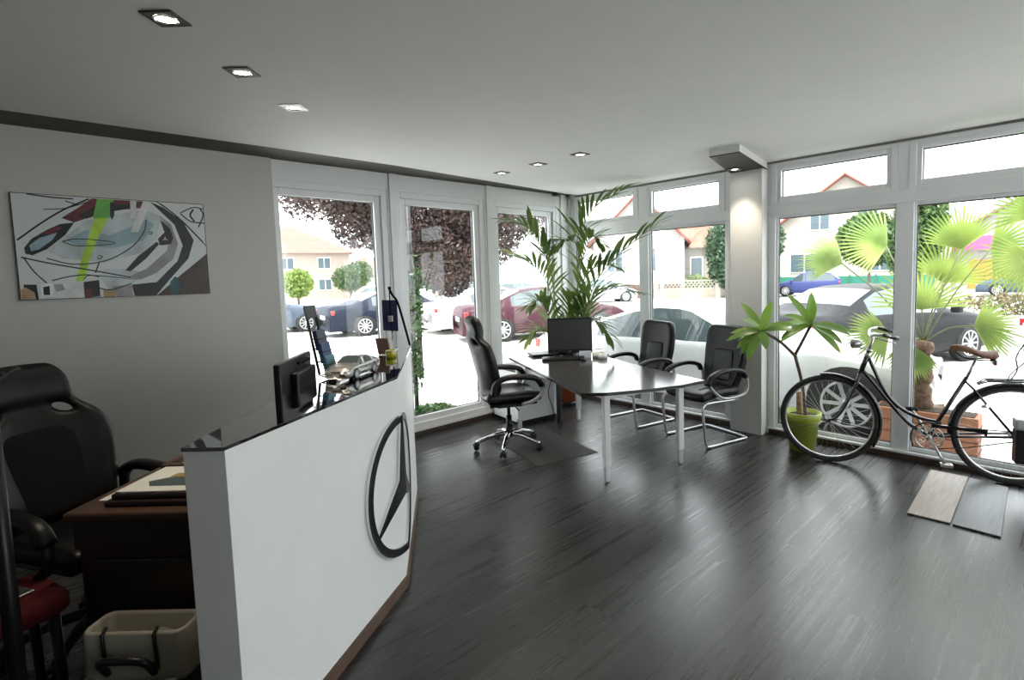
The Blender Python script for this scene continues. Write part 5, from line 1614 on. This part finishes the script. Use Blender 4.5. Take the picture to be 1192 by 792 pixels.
PURP = leafmat('purple_leaves', (0.03, 0.016, 0.017), (0.105, 0.06, 0.05), tr=0.25)
GRN = leafmat('green_leaves', (0.03, 0.07, 0.02), (0.09, 0.15, 0.045))
PINE = leafmat('pine_green', (0.02, 0.055, 0.03), (0.06, 0.11, 0.05), tr=0.15)
LGR = leafmat('light_green_leaves', (0.12, 0.20, 0.04), (0.26, 0.34, 0.08))
tree('purple_tree', 'purple-leaved tree whose crown hangs over the left windows', (-3.6, -0.1, GZ), 2.6,
     [((-0.3, -1.2, 3.55), (1.0, 1.1, 0.75), 0.9), ((0.0, 0.0, 3.1), (1.1, 1.1, 1.15), 1.7), ((0.5, 1.0, 2.85), (0.9, 1.0, 1.0), 1.3), ((0.6, 0.3, 2.1), (0.5, 0.5, 0.7), 0.6), ((0.1, -0.3, 4.4), (1.4, 1.7, 0.9), 1.2), ((1.0, 1.9, 3.4), (0.8, 0.8, 0.9), 0.6), ((-0.2, -0.9, 2.75), (0.5, 0.5, 0.5), 0.25), ((-0.4, -1.5, 3.3), (0.9, 0.7, 0.6), 0.22)],
     13000, 0.034, PURP, 1, tr=0.055, bark=mat('dark_bark', (0.03, 0.024, 0.022), 0.9))
tree('pine_tree', 'dense dark green pine tree beside the white house', (-11.2, 27.5, GZ), 1.2, [((0, 0, 3.2), (1.8, 1.8, 2.6), 1.0), ((0.3, 0.2, 1.6), (2.0, 1.8, 1.2), 0.6), ((1.6, 0.5, 3.6), (1.4, 1.3, 1.6), 0.5)], 5500, 0.14, PINE, 2, tr=0.2)
tree('broadleaf_tree', 'tall soft green tree between the gabled house and the banner house', (0.2, 19.6, GZ), 1.4, [((0, 0, 3.3), (0.9, 0.9, 1.7), 1.0), ((-0.4, 0.2, 2.2), (0.8, 0.8, 0.9), 0.5)], 4200, 0.11, GRN, 3, tr=0.1)
tree('broadleaf_tree', 'bushy green tree in front of the cream gabled house', (-3.6, 27.8, GZ), 1.4, [((0, 0, 3.2), (1.7, 1.3, 1.5), 1.0)], 4200, 0.14, GRN, 4, tr=0.12)
tree('small_tree', 'small light green tree in front of the peach apartment house', (-40.0, 10.6, GZ), 1.4, [((0, 0, 1.7), (1.3, 1.2, 1.2), 1.0)], 2500, 0.14, LGR, 5, tr=0.1)
tree('broadleaf_tree', 'green tree between the peach apartment house and the small house', (-44.0, 16.8, GZ), 1.4, [((0, 0, 2.0), (1.3, 1.7, 1.3), 1.0), ((-1, 1.4, 2.6), (1.3, 1.3, 1.2), 0.6)], 2500, 0.13, GRN, 6, tr=0.15)
tree('broadleaf_tree', 'wide green tree far behind, seen through the middle windows', (-25.0, 14.5, GZ), 1.5, [((0, 0, 3.2), (2.6, 3.4, 2.4), 1.5)], 4000, 0.2, GRN, 7, tr=0.2)


def shrub(name, label, loc, r, n, size, lm, seed, cat='shrub', group=None, kind=None):
    rr = random.Random(seed)
    o = foliage([((0, 0, r[2]*0.9), r, 1.0)], n, size, rr).build(name, lm)
    o.location = loc
    tag(o, label, cat, group, kind)
    return o


IVY = leafmat('ivy_leaves', (0.02, 0.06, 0.015), (0.09, 0.15, 0.05))
t = thing('ivy_post', 'thin dark post overgrown with ivy just outside the middle left window', 'climbing plant', (-0.75, -1.86, GZ))
MB().cyl((0, 0, 0), (0, 0, 3.1), 0.028, n=8).build('post', GASKET, t)
rr = random.Random(11)
tag(foliage([((0, -0.02, 1.35), (0.13, 0.13, 0.5), 1.0), ((0.02, 0, 0.75), (0.09, 0.09, 0.4), 0.4), ((0.03, 0.03, 1.75), (0.05, 0.05, 0.3), 0.08)], 650, 0.035, rr).build('foliage', IVY, t), kind='stuff')
shrub('ivy_shrub', 'low ivy shrub on the ground outside the middle left window', (-0.50, -1.85, GZ), (0.25, 0.42, 0.16), 2000, 0.035, IVY, 12)
shrub('ivy_shrub', 'low green ground plant outside behind the office swivel chair base', (-0.55, -0.7, GZ), (0.25, 0.5, 0.13), 1200, 0.035, IVY, 13)
shrub('hedge', 'low round hedge bush between car park and small house', (-32.0, 14.0, GZ), (1.2, 2.2, 0.6), 1500, 0.12, GRN, 14, 'hedge')
shrub('hedge', 'trimmed light green hedge showing above the lattice garden wall', (-14.3, 27.4, GZ), (1.9, 0.45, 0.85), 1500, 0.1, LGR, 15, 'hedge')
HB_ = leafmat('brownish_hedge', (0.09, 0.09, 0.04), (0.22, 0.17, 0.09))
shrub('hedge', 'brownish low hedge strip beside the road behind the fan palms', (4.4, 18.2, GZ), (3.2, 0.9, 0.42), 3500, 0.07, HB_, 16, 'hedge')
shrub('hedge', 'small yellow-green bush right of the blue hatchback across the street', (-4.0, 28.6, GZ), (1.6, 0.6, 0.35), 1500, 0.08, LGR, 17, 'hedge')

# fan palms in the planters outside the right windows
FANG = leafmat('fan_palm_green', (0.14, 0.22, 0.04), (0.30, 0.38, 0.09), tr=0.45)
FIBRE = mat('palm_trunk_fibre', (0.16, 0.10, 0.065), 0.95, var=0.5, scale=30, bump=0.6, bscale=40)


def fan(parent, base, hub, dirv, facing, R, n=24, seed=0, spread=1.25):
    rr = random.Random(seed)
    fo = thing('fan_frond', None, None); fo.parent = parent
    b = Vector(base); h = Vector(hub)
    mid = (b+h)/2+Vector((0, 0, 0.06))
    MB().ringtube(smoothpath([b, mid, h], 5), 0.006, 6).build('leaf_stalk', STEMG, fo)
    f = Vector(facing).normalized()
    x = Vector(dirv); x = (x-f*x.dot(f)).normalized(); y = f.cross(x)
    m = MB()
    for i in range(n):
        a = -spread+2*spread*i/(n-1)
        d = (x*cos(a)+y*sin(a)+f*0.1).normalized()
        leaf(m, h, d, f, R*rr.uniform(0.86, 1.06)*(1-0.16*abs(a)/spread), 0.024, droop=0.30, n=5, fold=0.3)
    tag(m.build('leaf_blades', FANG, fo), kind='stuff')


def fan_palm(label, loc, trunk_h, fans, tr=0.1):
    t = thing('fan_palm', label, 'palm', loc, 0, 'fan palms outside the right windows')
    m = MB()
    n = 14
    m.ringtube([(0.01*sin(i), 0.01*cos(i*1.3), trunk_h*i/n) for i in range(n+1)], [tr*(0.9+0.14*sin(i*2.1)) for i in range(n+1)], 12)
    m.build('trunk', FIBRE, t)
    L0 = Vector(loc)
    for i, (hub, dv, fc, R, sp) in enumerate(fans):
        fan(t, (0, 0, trunk_h*0.97), Vector(hub)-L0, dv, fc, R, seed=i+int(loc[0]*10), spread=sp)
    return t


def planter(label, c, L, Wd, h):
    t = thing('planter_box', label, 'planter', (c[0], c[1], GZ), 0, 'terracotta planters outside')
    m = MB(); m.span((-L/2, -Wd/2, 0), (L/2, Wd/2, h))
    m.build('box', mat('orange_planter_boards', (0.40, 0.17, 0.09), 0.7, var=0.15, scale=5), t, bevel=0.01)
    r_ = MB()
    for k in range(1, 4):
        r_.span((-L/2-0.004, -Wd/2-0.004, h*k/4-0.006), (L/2+0.004, Wd/2+0.004, h*k/4))
    r_.build('board_joint', mat('planter_joint', (0.12, 0.04, 0.02), 0.8), t)
    MB().span((-L/2+0.03, -Wd/2+0.03, h), (L/2-0.03, Wd/2-0.03, h+0.006)).build('soil', SOIL, t)


planter('long terracotta-coloured planter box outside behind the bicycle cranks', (3.72, 0.75), 0.78, 0.26, 0.42)
planter('terracotta-coloured planter box outside behind the bicycle rear wheel', (4.75, 0.75), 0.80, 0.26, 0.36)
LFT = Vector((-0.70, -0.71, 0))
def DV(a, b): return LFT*a+Vector((0, 0, b))
fan_palm('stout fan palm in the planter right outside, behind the bicycle', (3.68, 0.78, GZ+0.42), 0.62,
         [((3.33, 0.98, 1.78), DV(1, 0.55), (0.5, -0.75, 0.45), 0.50, 1.25), ((3.02, 0.70, 1.62), DV(1, 0.8), (0.4, -0.7, 0.5), 0.44, 0.95),
          ((3.66, 0.80, 1.18), DV(0, 1), (0.6, -0.9, 0.3), 0.55, 1.35), ((3.90, 1.05, 1.72), DV(0.2, 1), (0.6, -0.9, 0.1), 0.45, 1.0),
          ((4.05, 0.72, 1.05), DV(-1, -0.2), (0.6, -0.8, 0.5), 0.40, 1.2), ((3.44, 0.62, 0.95), DV(1, 0.1), (0.4, -0.8, 0.5), 0.40, 1.2),
          ((4.12, 1.00, 1.72), DV(-0.9, -0.2), (0.6, -0.9, 0.3), 0.50, 1.5), ((3.62, 0.62, 0.86), DV(0.2, -1), (0.6, -0.8, 0.4), 0.35, 1.1), ((3.78, 1.0, 1.42), DV(-0.3, 1), (0.6, -0.9, 0.2), 0.48, 1.2)], tr=0.085)
fan_palm('slender fan palm outside at the right edge of the view', (4.72, 0.75, GZ+0.36), 1.15,
         [((4.42, 0.85, 1.95), DV(0.3, 1), (0.4, -0.9, 0.1), 0.45, 1.4), ((4.75, 0.8, 2.0), DV(-0.5, 1), (0.5, -0.9, 0.1), 0.45, 1.3),
          ((4.40, 0.75, 1.62), DV(0.8, -0.3), (0.4, -0.9, 0.3), 0.42, 1.3), ((5.0, 0.8, 1.7), DV(-1, 0.2), (0.5, -0.9, 0.3), 0.42, 1.3), ((4.6, 0.68, 1.35), DV(0.4, -0.9), (0.4, -0.9, 0.4), 0.38, 1.2)], tr=0.065)
